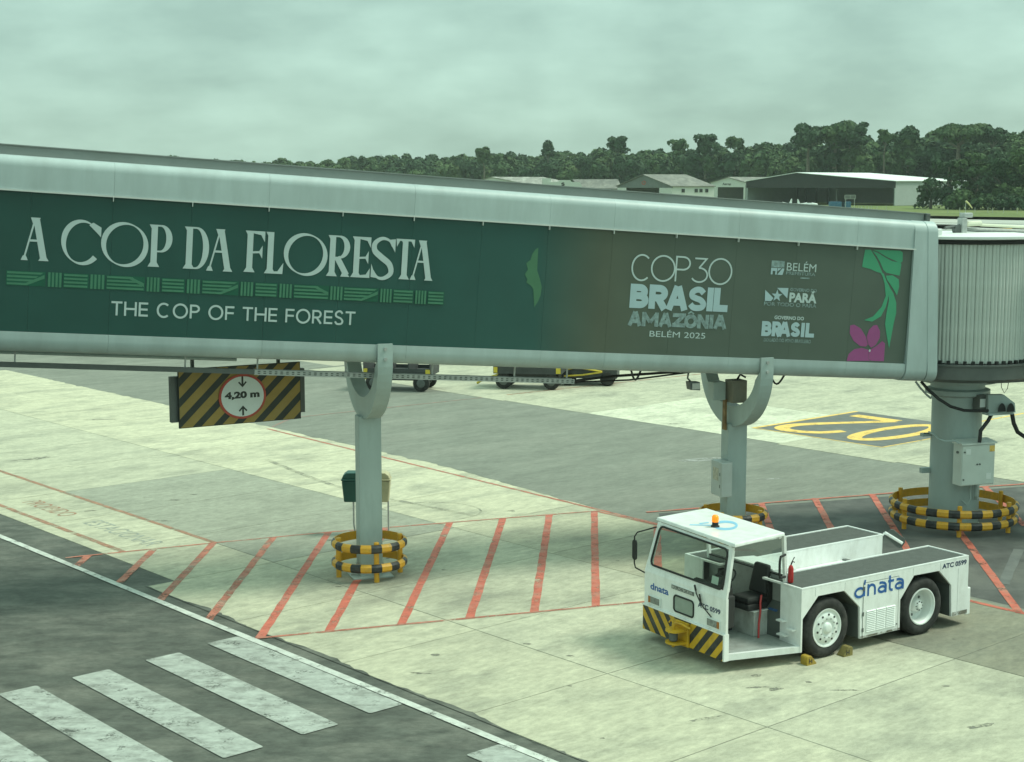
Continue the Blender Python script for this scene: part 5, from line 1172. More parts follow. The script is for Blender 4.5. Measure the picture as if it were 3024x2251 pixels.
rcab('black_cable', [zpt(862,480,34.9), zpt(820,560,34.8), zpt(752,650,34.7), zpt(742,755,34.7)], .045, M_CABLE, 'pair of black cables dropping from the bracket to the white cabinet')
rcab('black_cable', [zpt(1035,495,35.0), zpt(1050,580,35.0), zpt(1085,660,35.0), zpt(1150,705,35.0), zpt(1260,690,35.0)], .05, M_CABLE, 'looping bundle of black cables leaving the frame right of the rotunda column')
bk = empty('cable_bracket', C3, (0,0,YAW), label='grey steel cable bracket with arched cutouts on the right of the rotunda column', cat='bracket')
P = [zpt(822,490,34.8), zpt(1068,485,34.8), zpt(1062,400,34.8), zpt(965,325,34.8), zpt(822,325,34.8)]
m = MB(); n_ = len(P); vs = [(p.x, p.y, p.z) for p in P] + [(p.x+.04, p.y+.16, p.z) for p in P]; m.add(vs, [tuple(range(n_)), tuple(range(2*n_-1, n_-1, -1))] + [(i, i+n_, (i+1) % n_+n_, (i+1) % n_) for i in range(n_)]); m.build('plate', M_STEEL, bk)
a, b = zpt(815,500,34.75), zpt(1100,492,34.75); m = MB(); m.box(a.x, b.x, a.y-.05, a.y+.2, a.z-.03, a.z+.02); m.build('shelf', M_GREY, bk)
for x0 in (940, 1020):
    c = zpt(x0, 478, 34.72); m = MB(); m.add([(c.x+.11*cos(t), c.y-.01, c.z+.20*sin(t)) for t in [pi*i/10 for i in range(11)]], [tuple(range(11))]); m.build('cutout', M_BLACK, bk)
a = zpt(745,330,34.9); b = zpt(830,485,34.9); m = MB(); m.box(a.x, b.x, a.y-.02, a.y+.25, b.z, a.z); m.build('junction_box', M_DARKST, bk); c = zpt(755,365,34.85); d = zpt(812,440,34.85); m = MB(); m.box(c.x, d.x, a.y-.035, a.y-.0205, d.z, c.z); m.build('notice', M_SIGNW, bk)
for (x0, x1, y0, y1) in ((225,335,672,700),(220,345,985,1030)):
    a = zpt(x0, y0, 35.7); b = zpt(x1, y1, 35.7); q = empty('lug_plate', C3, (0,0,YAW), label='%s small steel lug on the left of the fat rotunda column' % ('upper' if y0 < 700 else 'lower'), cat='bracket'); m = MB(); m.box(a.x-.02, b.x, a.y-.06, a.y+.06, b.z, a.z); m.build('plate', M_STEEL, q)
    if y0 < 700: m = MB(); m.tube([(a.x, a.y-.07, a.z+.01),(b.x,b.y-.07,a.z+.01)], .012, 5); m.build('rod', M_DARKST, q)
# telescopic tunnel leaving to the right (mostly outside the picture)
tun = empty('telescopic_tunnel', C3, (0,0,radians(-3)), label='telescopic tunnel leaving the rotunda at the right edge of the picture', cat='boarding bridge')
m = MB(); m.box(1.62, 14, -1.35, 1.35, 4.05, 6.72); m.build('tunnel_body', M_GREY, tun, bevel=.05)
m = MB(); m.box(1.62, 14, -1.2, 1.2, 3.7, 4.0); m.build('floor_beam', M_DARKST, tun)
m = MB(); pts = [(.9+.5*i/10, -1.2, 3.62-.38*sin(pi*i/10)) for i in range(11)]; m.tube([rl(2600+1868*.191, 880+1275*.191, 34.8), rl(2600+1870*.191, 880+1380*.191, 34.8), rl(2600+1915*.191, 880+1470*.191, 34.8), rl(2600+1965*.191, 880+1400*.191, 34.8), rl(2600+1985*.191, 880+1270*.191, 34.8)], .008, 5)
o = m.build('wire_loop', M_CABLE, None); o.location = C3; o.rotation_euler = (0,0,YAW); tag(o, 'thin loop of wire hanging below the rotunda frame', 'cable')

# ================================================================== BAGGAGE DOLLIES BEHIND THE WALKWAY
M_DOL = mat('dolly_dark', (.05,.055,.055), .6, var=.2); M_YD = mat('dolly_yellow', (.62,.47,.05), .5, var=.1)
def dolly(pos, az, label, bar=True):
    r = empty('baggage_dolly', pos, (0,0,pi/2-radians(az)), label=label, cat='baggage dolly', group='baggage dollies parked behind the walkway')
    m = MB(); m.box(-1.35,1.35,-.75,.75,.62,.76); m.build('deck', M_DOL, r); m = MB(); m.box(-1.2,1.2,-.45,.45,.40,.61); m.build('chassis', M_DOL, r)
    for y in (-.76, .74):
        m = MB(); m.box(-1.35,1.35,y,y+.03,.76,.90); m.build('side_rail', M_DOL, r)
    m = MB(); m.box(-1.33,-1.18,-.79,-.762,.66,.88); m.box(1.15,1.33,-.79,-.762,.66,.88); m.build('corner_guard', M_YD, r)
    m = MB()
    for x in (-1.34, -.45, .45, 1.30): m.box(x, x+.05, -.78, .78, .77, 1.5)
    m.build('frame', M_DOL, r)
    for x in (-.95, .95):
        for y in (-.62, .62):
            m = MB(); m.lathe([(0,-.1),(.2,-.11),(.32,-.09),(.33,0),(.32,.09),(.2,.11),(0,.1)], 20, 'y', (x,y,.33)); w = m.build('wheel', M_TYRE, r, smooth=True)
            m = MB(); m.lathe([(0,-.135),(.12,-.13),(.17,-.112)], 14, 'y', (x,y,.33)); m.lathe([(.17,.112),(.12,.13),(0,.135)], 14, 'y', (x,y,.33)); m.build('hub', M_DARKST, w)
    if bar:
        m = MB(); m.tube([(-1.2,-.25,.5),(-1.9,0,.28),(-2.15,0,.12)], .05, 6); m.tube([(-1.2,.25,.5),(-1.9,0,.28)], .05, 6); m.build('tow_bar', M_YD, r)
    return r
dolly((-4.35,60.05,0), 100, 'leftmost baggage dolly, seen through the gap right of the left cradle')
dolly((.72,60.55,0), 100, 'middle baggage dolly with its yellow tow bar lowered')
r = empty('baggage_tractor', (3.1,61.6,0), (0,0,pi/2-radians(98)), label='low dark tractor with yellow rails at the right end of the dollies', cat='tractor')
m = MB(); m.box(-1.2,1.2,-.65,.65,.30,.85); m.build('body', M_DOL, r, bevel=.05); m = MB(); m.tube([(-1.5,-.68,.55),(-.4,-.72,.75),(.6,-.72,.60)], .035, 6); m.tube([(-1.5,-.68,.35),(-.2,-.72,.45),(.6,-.72,.58)], .035, 6); m.build('side_rail', M_YD, r)
for x in (-.8, .8):
    for y in (-.6, .6): m = MB(); m.lathe([(0,-.1),(.25,-.1),(.3,0),(.25,.1),(0,.1)], 16, 'y', (x,y,.3)); m.build('wheel', M_TYRE, r, smooth=True)
m = MB(); m.box(-.5,.3,-.5,.5,.86,1.0); m.build('seat', M_SEAT, r, bevel=.03)
# ================================================================== TOW TRACTOR
TO = Vector((5.351, 25.341, 0)); TAZ = radians(56); TYAW = pi/2 - TAZ
tug = empty('tow_tractor', TO, (0,0,TYAW), label='white flat aircraft tow tractor with open cab, orange beacon and black and yellow bumper', cat='tractor')
MT = Matrix.Translation(TO) @ Matrix.Rotation(TYAW, 4, 'Z'); MTI = MT.inverted()
def tz(px, py, z): return MTI @ ground(px, py, z)
z1 = lambda x, y: (1880+x*.30273, 1480+y*.30266)
z2 = lambda x, y: (2300+x*.28121, 1520+y*.28117)
def side(px, py):
    n = MT.to_3x3() @ Vector((0,1,0)); w = MTI @ on_plane(px, py, TO, n); return w.x, w.z
fx = lambda y: -1.99 + .05*(y-.36)
_fa, _fb = MT @ Vector((fx(.36),.36,0)), MT @ Vector((fx(2.6),2.6,0)); _fn = (_fb-_fa).cross(Vector((0,0,1))).normalized()
def front(px, py): w = MTI @ on_plane(px, py, _fa, _fn); return w.y, w.z
# side skins with octagonal wheel openings
sk = [(-.62,.205),(-.585,.205),(-.585,.778),(-.231,1.125),(.391,1.122),(.774,.778),(.798,.207),(1.795,.207),(1.788,.748),(2.125,1.137),(2.787,1.129),(3.122,.817),(3.158,.225),(3.58,.225),(3.58,1.27),(-.62,1.27)]
for y0, y1 in ((0,.04),(2.96,3.0)):
    m = MB(); m.prism(sk, y0, y1); m.build('side_panel', M_WHITE, tug)
m = MB(); m.prism([(.805,.215),(1.79,.215),(1.785,.70),(.78,.70)], .041, .9); m.prism([(.805,.215),(1.79,.215),(1.785,.70),(.78,.70)], 2.1, 2.959); m.build('side_locker', M_WHITE2, tug)
for (ya, yb) in ((.041,.88),(2.12,2.959)):
    m = MB()
    for poly in (sk[1:7], sk[7:13]):
        q = ribbon(poly, .012)
        for a in q: m.prism(a, ya, yb)
    m.build('wheel_arch', M_DARKST, tug)
m = MB(); m.box(-.58,.80,.86,.90,.3,1.2); m.box(1.79,3.15,.86,.90,.3,1.2); m.box(-.58,.80,2.10,2.14,.3,1.2); m.box(1.79,3.15,2.10,2.14,.3,1.2); m.build('arch_wall', M_BLACK, tug)
m = MB(); m.box(-.62,-.59,.04,.50,.205,1.27); m.box(-.62,-.59,2.5,2.96,.205,1.27); m.box(3.55,3.58,.04,2.96,.225,.62); m.box(3.55,3.58,.04,.92,.62,1.27); m.box(3.55,3.58,2.08,2.96,.62,1.27); m.build('end_panel', M_WHITE, tug)
m = MB(); m.box(-.35,3.549,.92,.955,.55,1.27); m.box(-.35,3.549,2.045,2.08,.55,1.27); m.build('inner_panel', M_WHITE, tug)
for (ya, yb, xa, xb) in ((0,.955,-.62,3.58),(2.045,3.0,-.62,3.58)):
    m = MB(); m.box(xa+.003,xb-.003,ya+.003,yb-.003,1.271,1.284); m.build('deck_plate', M_WHITE, tug)
    m = MB(); m.box(xa+.05,xb-.05,ya+.05,yb-.05,1.285,1.291); m.build('deck_mat', M_FLOOR, tug)
    m = MB(); m.box(xa,xb,ya,ya+.045,1.285,1.305); m.box(xa,xb,yb-.045,yb,1.285,1.305); m.box(xa,xa+.045,ya+.046,yb-.046,1.285,1.305); m.box(xb-.045,xb,ya+.046,yb-.046,1.285,1.305); m.build('deck_rim', M_WHITE, tug)
m = MB(); m.box(-.40,2.50,.956,2.044,.80,.95); m.build('engine_cover', M_WHITE, tug, bevel=.01)
m = MB(); m.prism([(-.36,.951),(.62,.951),(.60,.99),(.16,1.36),(-.36,1.40)], .97, 2.03); m.build('bonnet', M_WHITE, tug, bevel=.02)
m = MB(); m.box(2.50,3.549,.956,2.044,.55,.60); m.build('rear_bed', M_WHITE2, tug)
m = MB(); m.box(2.45,2.54,.97,2.03,.951,.975); m.build('cover_edge', M_DARKST, tug)
m = MB(); m.tube([(1.3,1.5,.955),(1.3,1.5,.98),(1.45,1.5,.98),(1.45,1.5,.955)], .012, 6); m.build('cover_handle', M_DARKST, tug)
m = MB(); m.box(-.5,3.5,.95,2.05,.28,.54); m.build('chassis', M_BLACK, tug)
m = MB(); m.box(3.581,3.69,.02,2.98,.185,.69); m.build('rear_bumper', M_WHITE, tug, bevel=.015)
m = MB(); m.box(3.16,3.54,.0,.02,.0,.0)
# louvred door
m = MB(); m.box(.855,1.73,-.006,-.0005,.222,1.185); m.build('engine_door', M_WHITE, tug)
m = MB(); m.box(.850,.856,-.007,-.0005,.22,1.19); m.box(1.729,1.735,-.007,-.0005,.22,1.19); m.box(.85,1.735,-.007,-.0005,1.184,1.19); m.build('door_gap', M_DARKST, tug)
lv0 = None
for r_ in range(12):
    for c_ in range(3):
        x0 = .935+c_*.245; z0 = .305+r_*.0325
        if lv0 is None:
            mb = MB(); mb.hexa([(0,-.008,0),(.225,-.008,0),(.225,-.006,0),(0,-.006,0),(0,-.024,.006),(.225,-.024,.006),(.225,-.006,.022),(0,-.006,.022)]); lv0 = mb.build('louvre', M_WHITE2, tug); lv0.location = (x0, 0, z0)
        else: o = lv0.copy(); COL.objects.link(o); o.location = (x0, 0, z0)
m = MB()
for z in (.32,.60,1.05): m.box(.835,.872,-.014,-.007,z,z+.07)
m.build('hinge', M_DARKST, tug)
m = MB(); m.lathe([(0,-.012),(.012,-.012),(.012,0),(0,0)], 10, 'y', (1.70,-.006,.33)); m.build('door_lock', M_DARKST, tug)
# wheels
def wheel(x, y, dish, far=False):
    w = empty('wheel', (x, y, .522), (0,0,pi if far else 0)); w.parent = tug
    m = MB(); m.lathe([(.325,.02),(.36,-.005),(.43,-.02),(.49,-.005),(.520,.035),(.524,.10),(.524,.28),(.515,.32),(.48,.345),(.34,.345)], 56, 'y'); m.build('tyre', M_TYRE, w, smooth=True, angle=50)
    m = MB()
    for k in range(56):
        a = 2*pi*k/56
        c, s = cos(a), sin(a)
        m.hexa([((.500)*cos(a-.022), .02, .500*sin(a-.022)),((.500)*cos(a+.022), .02, .500*sin(a+.022)),(.529*cos(a+.022),.06,.529*sin(a+.022)),(.529*cos(a-.022),.06,.529*sin(a-.022)),((.48)*cos(a-.022), .33, .48*sin(a-.022)),((.48)*cos(a+.022), .33, .48*sin(a+.022)),(.529*cos(a+.022),.30,.529*sin(a+.022)),(.529*cos(a-.022),.30,.529*sin(a-.022))])
    m.build('tread_block', M_TYRE, w, kind=None)
    if not dish:
        m = MB(); m.lathe([(.335,.02),(.335,-.004),(.315,-.006),(.30,.012),(.285,.022),(.26,.012),(.235,-.004),(.19,-.014),(.15,-.012),(.135,.002),(.10,.0),(.085,-.035),(.05,-.045),(0,-.045)], 48, 'y'); m.build('rim', M_WHITE2, w, smooth=True, angle=60)
        m = MB()
        for k in range(10): a = 2*pi*(k+.3)/10; m.lathe([(0,-.0135),(.019,-.0135),(.019,-.004)], 10, 'y', (.232*cos(a),0,.232*sin(a)))
        m.build('rim_holes', M_BLACK, w)
        m = MB()
        for k in range(10): a = 2*pi*(k+.8)/10; m.lathe([(0,-.032),(.013,-.032),(.013,-.01)], 6, 'y', (.168*cos(a),0,.168*sin(a)))
        m.build('wheel_nuts', M_GALV, w)
    else:
        m = MB(); m.lathe([(.335,.02),(.335,-.004),(.315,-.006),(.305,.02),(.285,.04),(.275,.20),(.24,.235),(.12,.24),(0,.24)], 48, 'y'); m.build('rim', M_WHITE2, w, smooth=True, angle=40)
        m = MB(); m.lathe([(.115,.24),(.115,.10),(.095,.075),(.06,.07),(.05,.045),(0,.045)], 28, 'y'); m.build('hub', M_WHITE2, w, smooth=True, angle=40)
        m = MB()
        for k in range(8): a = 2*pi*k/8; m.lathe([(0,.055),(.011,.055),(.011,.08)], 6, 'y', (.078*cos(a),0,.078*sin(a)))
        for k in range(3): a = 2*pi*(k+.25)/3; m.lathe([(0,.228),(.025,.228),(.025,.245)], 10, 'y', (.2*cos(a),0,.2*sin(a)))
        m.build('wheel_nuts', M_DARKST, w)
    return w
# sub-parts: wheel > tyre, rim ...
wheel(.025, .03, False); wheel(2.40, .03, True); wheel(.025, 2.97, False, True); wheel(2.40, 2.97, True, True)
# cab floor, steps, walls
m = MB(); m.prism([(-1.955,.36),(-.625,.01),(-.59,.505),(-.36,.505),(-.36,2.495),(-.59,2.495),(-.625,2.99),(-1.86,2.60)], .205, .31, 'z'); m.build('cab_floor', M_WHITE, tug)
m = MB(); m.prism([(-1.92,.42),(-.66,.09),(-.63,.52),(-.40,.52),(-.40,2.45),(-1.83,2.50)], .311, .316, 'z'); m.build('floor_mat', M_TREAD, tug)
m = MB(); m.box(-.90,-.465,.84,2.2,.317,.75); m.build('seat_box', mat('grimy_white', (.48,.49,.47), .5, var=.1, dirt=(.22,.21,.18), dirt_amt=.8, dscale=3.5), tug, bevel=.008)
m = MB(); m.box(-.92,-.465,.82,2.2,.751,.765); m.build('step_top', M_WHITE, tug)
m = MB(); m.box(-.46,-.42,.50,2.50,.317,1.36); m.box(-.589,-.401,.50,.53,.317,1.27); m.build('cab_rear_wall', mat('cab_grey', (.30,.31,.30), .6, var=.12, dirt=(.14,.14,.12), dirt_amt=.8, dscale=3), tug)
m = MB(); m.box(-.475,-.405,.49,2.51,1.361,1.382); m.build('window_seal', M_GASK, tug)
for z, y0, y1 in ((.66,.34,.50),(.56,.10,.26),(.42,.28,.48)):
    m = MB(); m.box(-.72,-.625,y0,y1,z,z+.025); m.build('step', M_WHITE, tug)
# front: lower panel, bumper, upper frame
def slab_f(name, y0, y1, z0, z1, t0, t1, mt, **k):
    m = MB(); m.hexa([(fx(y0)+t0,y0,z0),(fx(y1)+t0,y1,z0),(fx(y1)+t1,y1,z0),(fx(y0)+t1,y0,z0),(fx(y0)+t0,y0,z1),(fx(y1)+t0,y1,z1),(fx(y1)+t1,y1,z1),(fx(y0)+t1,y0,z1)]); return m.build(name, mt, tug, **k)
slab_f('front_panel', .34, 2.60, .645, 1.25, 0, .05, M_WHITE)
slab_f('bumper', .34, 2.62, .20, .64, -.02, .06, M_BLK, bevel=.008)
slab_f('bumper_lip', .34, 2.62, .641, .662, -.035, .0, M_WHITE)
slab_f('corner_post', .335, .375, .205, .66, -.03, .07, M_WHITE)
pr = Print(lambda a, b, h: (fx(-a)-.02-h, -a, b), .002)
for k in range(-3, 9):
    for sgn in (-1, 1):
        yc = 1.47; x0 = k*.30
        if sgn < 0: poly = clip([(-yc-.30-x0-.40,.64),(-yc-.30-x0-.40+.15,.64),(-yc-.30-x0+.15,.20),(-yc-.30-x0,.20)], -2.61, -yc-.15, .205, .635)
        else: poly = clip([(-yc+.15+x0,.20),(-yc+.15+x0+.15,.20),(-yc+.15+x0+.15+.40,.64),(-yc+.15+x0+.40,.64)], -yc+.15, -.345, .205, .635)
        if len(poly) > 2: pr.poly(poly)
pr.build('bumper_stripes', M_TUGY, tug)
TOPN, TOPF = Vector((-1.865,.34,2.10)), Vector((-1.67,2.50,2.12)); BOTN, BOTF = Vector((fx(.345),.345,1.251)), Vector((fx(2.60),2.60,1.251))
_un = (TOPN-BOTN).cross(BOTF-BOTN).normalized(); 
if _un.x > 0: _un = -_un
def U(t, s, h=0.0): return (BOTN.lerp(BOTF, t)).lerp(TOPN.lerp(TOPF, t), s) + _un*h
def upanel(name, t0, t1, s0, s1, h0, h1, mt):
    m = MB(); m.hexa([U(t0,s0,h1),U(t1,s0,h1),U(t1,s0,h0),U(t0,s0,h0),U(t0,s1,h1),U(t1,s1,h1),U(t1,s1,h0),U(t0,s1,h0)]); return m.build(name, mt, tug)
upanel('windscreen_frame', 0, 1, 0, .145, -.04, 0, M_WHITE); upanel('windscreen_frame', 0, 1, .95, 1.0, -.04, 0, M_WHITE)
upanel('windscreen_frame', 0, .045, .145, .95, -.05, 0, M_WHITE); upanel('windscreen_frame', .955, 1, .145, .95, -.05, 0, M_WHITE)
def rr(t0, t1, s0, s1, r, asp, n=6):
    P = []
    for cx_, cy_, a0 in ((t1-r, s1-r*asp, 0),(t0+r, s1-r*asp, 90),(t0+r, s0+r*asp, 180),(t1-r, s0+r*asp, 270)):
        P += [(cx_+r*cos(radians(a0+90*i/n)), cy_+r*asp*sin(radians(a0+90*i/n))) for i in range(n+1)]
    return P
g = rr(.05,.95,.155,.94,.045,2.6); m = MB(); pts = [U(t, s, .008) for t, s in g]; m.tube(pts+[pts[0],pts[1]], .019, 6, caps=False); m.build('windscreen_seal', M_GASK, tug, smooth=True)
m = MB(); m.add([U(t, s, .002) for t, s in g], [tuple(range(len(g)))]); m.build('windscreen', M_GLASS, tug)
m = MB(); m.add([U(t, s, -.01) for t, s in ((.12,.21),(.20,.21),(.20,.36),(.12,.36))], [(0,1,2,3)]); m.build('windscreen_notice', M_SIGNW, tug)
# roof and posts
rc = [(-1.90,.26),(-1.65,2.58),(-.40,2.68),(-.62,.42)]
m = MB(); top = [(x*.985-.01,y*.99+.015) for x, y in rc]; m.hexa([(x,y,2.125) for x, y in rc]+[(x,y,2.185) for x, y in top]); m.build('roof', M_WHITE, tug, bevel=.015)
for a, b, r_ in (((-.545,.475,1.305),(-.62,.45,2.124),.028),((-.45,2.52,1.305),(-.42,2.62,2.124),.028)):
    m = MB(); m.hexa([(a[0]-r_,a[1]-r_,a[2]),(a[0]+r_,a[1]-r_,a[2]),(a[0]+r_,a[1]+r_,a[2]),(a[0]-r_,a[1]+r_,a[2]),(b[0]-r_,b[1]-r_,b[2]),(b[0]+r_,b[1]-r_,b[2]),(b[0]+r_,b[1]+r_,b[2]),(b[0]-r_,b[1]+r_,b[2])]); m.build('roof_post', M_WHITE, tug)
m = MB(); m.add([(-.44,.53,1.38),(-.44,2.47,1.38),(-.45,2.5,2.12),(-.60,.5,2.12)], [(0,1,2,3)]); m.build('rear_window', M_GLASS2, tug)
m = MB(); m.box(-.66,-.62,.52,2.45,2.06,2.12); m.build('roof_beam', M_WHITE, tug)
# lower window, name plate, lamps, wiper
def fbox(name, xl, xr, yt, yb, h0, h1, mt, bevel=0):
    (ya, za) = front(*z1(xl, (yt+yb)/2)); (yb_, _) = front(*z1(xr, (yt+yb)/2)); zt_ = front(*z1((xl+xr)/2, yt))[1]; zb_ = front(*z1((xl+xr)/2, yb))[1]
    m = MB(); m.hexa([(fx(ya)-h1,ya,zb_),(fx(yb_)-h1,yb_,zb_),(fx(yb_)-h0,yb_,zb_),(fx(ya)-h0,ya,zb_),(fx(ya)-h1,ya,zt_),(fx(yb_)-h1,yb_,zt_),(fx(yb_)-h0,yb_,zt_),(fx(ya)-h0,ya,zt_)]); return m.build(name, mt, tug, bevel=bevel), (ya, yb_, zb_, zt_)
y0_, z0_ = 1.735, .735; y1_, z1_ = 1.195, 1.015
lw = rr(-y0_, -y1_, z0_, z1_, .06, 1.0)
m = MB(); pts = [Vector((fx(-a)-.006, -a, b)) for a, b in lw]; m.tube(pts+[pts[0],pts[1]], .016, 6, caps=False); m.build('lower_window_seal', M_GASK, tug, smooth=True)
m = MB(); m.add([(fx(-a)-.003, -a, b) for a, b in lw], [tuple(range(len(lw)))]); m.build('lower_window', mat('dusty_glass', (.25,.30,.27), .12, var=.15, scale=3), tug)
slab_f('name_plate', 1.155, 1.825, 1.105, 1.195, -.012, 0, M_WHITE2); slab_f('name_plate', 1.175, 1.80, 1.117, 1.183, -.015, -.0125, M_DARKST)
FP = lambda a, b, h: (fx(-a)-h, -a, b)
pr = Print(lambda a, b, h: (fx(-a)-.0155-h, -a, b), .002); pr.text('RUCKER', -1.78, -1.20, 1.126, 1.174, .03); pr.build('lettering', M_GALV, tug)
def ft(txt, xl, xr, ytl, ybl, ytr, ybr, mt, off):
    ya, za = front(*z1(xl, ybl)); yb_, zb_ = front(*z1(xr, ybr)); zt_ = front(*z1(xl, ytl))[1]; pr = Print(FP, .003); pr.text(txt, -ya, -yb_, (za+zb_)/2, (za+zb_)/2+(zt_-za), off); pr.build('lettering', mt, tug)
ft('dnata', 135, 312, 795, 862, 850, 918, M_BLUE, .03); ft('ATC 0599', 598, 818, 985, 1035, 1060, 1108, M_NAVY, .035)
for (yc, amb) in ((2.29, 1), (.655, -1)):
    slab_f('headlight', yc-.185, yc+.185, .70, .855, -.02, .0, M_WHITE2, bevel=.012); slab_f('headlight_glass', yc-.15+(0 if amb > 0 else .05), yc+.10+(0 if amb > 0 else .05), .722, .835, -.026, -.0205, mat('headlight_glass', (.20,.21,.20), .15, var=.3, scale=18))
    slab_f('indicator', yc+(.11 if amb > 0 else -.165), yc+(.165 if amb > 0 else -.11), .722, .835, -.028, -.0205, mat('dull_amber', (.35,.12,.02), .4))
def fp(x, y, h=.03): a = front(*z1(x, y)); return (fx(a[0])-h, a[0], a[1])
m = MB(); m.tube([fp(590,812,.05), fp(600,900,.04), fp(655,1010,.05), fp(745,1128,.04)], .011, 6); m.tube([fp(625,905,.03), fp(655,1010,.05)], .016, 6); m.tube([fp(588,815,.05), fp(600,870,.05)], .018, 6); m.build('wiper', M_BLACK, tug)
# hitch
hc = 1.47; hx = fx(hc)-.02
m = MB(); m.box(hx-.05,hx-.001,hc-.20,hc+.20,.20,.62); m.build('hitch_plate', M_TUGY, tug, bevel=.01)
for z in (.26, .47):
    m = MB(); m.prism([(hx-.05,hc-.17),(hx-.05,hc+.17),(hx-.22,hc+.15)]+[(hx-.22-.10*sin(pi*i/8), hc+.15*cos(pi*i/8)) for i in range(1,8)]+[(hx-.22,hc-.15)], z, z+.035, 'z'); m.build('hitch_jaw', M_TUGY, tug)
m = MB(); m.tube([(hx-.2,hc,.20),(hx-.2,hc,.60)], .03, 10); m.tube([(hx-.2,hc,.60),(hx-.2,hc+.06,.66),(hx-.2,hc+.12,.60)], .014, 6); m.build('hitch_pin', M_TUGY, tug, smooth=True)
# panel seams, rivets and scuffs on the bodywork
m = MB()
for x in (-.30, .40, 2.10, 2.82): m.box(x-.002, x+.002, -.0012, -.0004, 1.13, 1.27)
m.box(3.30,3.304,-.0012,-.0004,.24,1.1)
m.build('panel_seam', M_DARKST, tug, kind='stuff')
m = MB()
for i in range(30):
    x = -.58+i*.142
    m.lathe([(0,-.004),(.006,-.004),(.008,0)], 6, 'y', (x,-.0005,1.245))
m.build('rivets', M_WHITE2, tug, kind='stuff')
M_GRIME = mat('chassis_grime', (.16,.145,.115), .85, var=.3, scale=8); add_wear(M_GRIME, .75, 5.0, 26.0)
for (xa_, xb_, za_, zb_) in ((.80,1.79,.215,.25),(3.17,3.57,.23,.30)):
    m = MB(); m.add([(xa_,-.0085,za_),(xb_,-.0085,za_),(xb_,-.0085,zb_),(xa_,-.0085,zb_)], [(0,1,2,3)]); m.build('grime_film', M_GRIME, tug)
m = MB(); m.lathe([(.055,.30),(.075,.32),(.075,.44),(.055,.46)], 16, 'z', (hx-.2,hc,0)); m.build('hitch_roller', M_DARKST, tug)
m = MB(); m.tube([(hx-.05,hc+.14,.56),(hx-.10,hc-.1,.60),(hx-.06,hc-.28,.55)], .02, 6); m.build('hitch_lever', M_TUGY, tug)
# interior
m = MB(); m.hexa([(-1.90,.55,.95),(-1.62,.55,.95),(-1.66,1.45,.95),(-1.87,1.45,.95),(-1.92,.55,1.30),(-1.66,.55,1.36),(-1.68,1.45,1.36),(-1.90,1.45,1.30)]); m.build('dashboard', M_SEAT, tug, bevel=.02)
m = MB(); m.box(-1.90,-1.72,.42,.54,.72,1.26); m.build('door_pad', M_SEAT, tug, bevel=.02)
m = MB(); N_ = 24; ct = Vector((-1.42,1.02,1.40)); a_ = Vector((0,1,0)); b_ = Vector((.80,0,.60)); pts = [ct + (a_*cos(2*pi*i/N_)+b_*sin(2*pi*i/N_))*.20 for i in range(N_)]; m.tube(pts+[pts[0],pts[1]], .016, 6, caps=False); m.tube([ct-a_*.19, ct+a_*.19], .014, 5); m.tube([ct, ct+Vector((-.2,0,-.28))], .03, 6); m.build('steering_wheel', M_SEAT, tug, smooth=True)
m = MB(); m.box(-1.02,-.52,.86,1.34,.766,.88); m.build('seat_base', M_SEAT, tug, bevel=.03); m = MB(); m.box(-1.0,-.55,.88,1.32,.881,.99); m.build('seat_cushion', M_SEAT, tug, bevel=.04)
m = MB(); m.hexa([(-.62,.88,.99),(-.50,.88,.99),(-.50,1.32,.99),(-.62,1.32,.99),(-.52,.92,1.50),(-.43,.92,1.50),(-.43,1.28,1.50),(-.52,1.28,1.50)]); m.build('seat_back', M_SEAT, tug, bevel=.04)
m = MB(); m.hexa([(-1.30,.80,.317),(-.98,.80,.317),(-.98,1.05,.317),(-1.30,1.05,.317),(-1.25,.80,1.18),(-1.06,.80,1.25),(-1.06,1.05,1.25),(-1.25,1.05,1.18)]) if False else None
m = MB(); m.hexa([(-1.20,1.35,.317),(-.92,1.35,.317),(-.92,1.75,.317),(-1.20,1.75,.317),(-1.18,1.35,1.20),(-.95,1.35,1.25),(-.95,1.75,1.25),(-1.18,1.75,1.20)]); m.build('console', M_SEAT, tug, bevel=.02)
m = MB(); m.box(-.62,-.42,.60,.80,.766,.80); m.build('blue_cloth', mat('blue_cloth', (.03,.08,.2), .8), tug, bevel=.01)
m = MB(); m.tube([(-.72,.86,1.02),(-.78,.82,.90),(-.80,.79,.78),(-.86,.76,.55),(-.90,.72,.33)], .020, 5); m.build('seat_belt', M_REDP, tug)
# beacon, extinguisher, handle, mirrors
bc = tz(2112, 1556, 2.186)
m = MB(); m.lathe([(0,0),(.075,0),(.075,.02),(.055,.03),(.055,.085),(0,.085)], 20, 'z', (bc.x,bc.y,2.186)); bb = m.build('beacon_base', M_BLACK, tug, smooth=True)
m = MB(); m.lathe([(.058,.086),(.060,.15),(.055,.185),(.035,.205),(0,.21)], 20, 'z', (bc.x,bc.y,2.186)); m.build('beacon', M_AMBER, tug, smooth=True, angle=60)
m = MB(); m.lathe([(0,0),(.042,0),(.046,.02),(.046,.24),(.03,.285),(.015,.30),(0,.31)], 16, 'z', (-.47,.42,1.306)); fe = m.build('fire_extinguisher', M_REDP, tug, smooth=True, angle=50); m = MB(); m.tube([(-.47,.42,1.61),(-.45,.40,1.67),(-.42,.39,1.65)], .012, 6); m.tube([(-.47,.42,1.63),(-.41,.40,1.74)], .008, 5); m.build('extinguisher_valve', M_BLACK, fe)
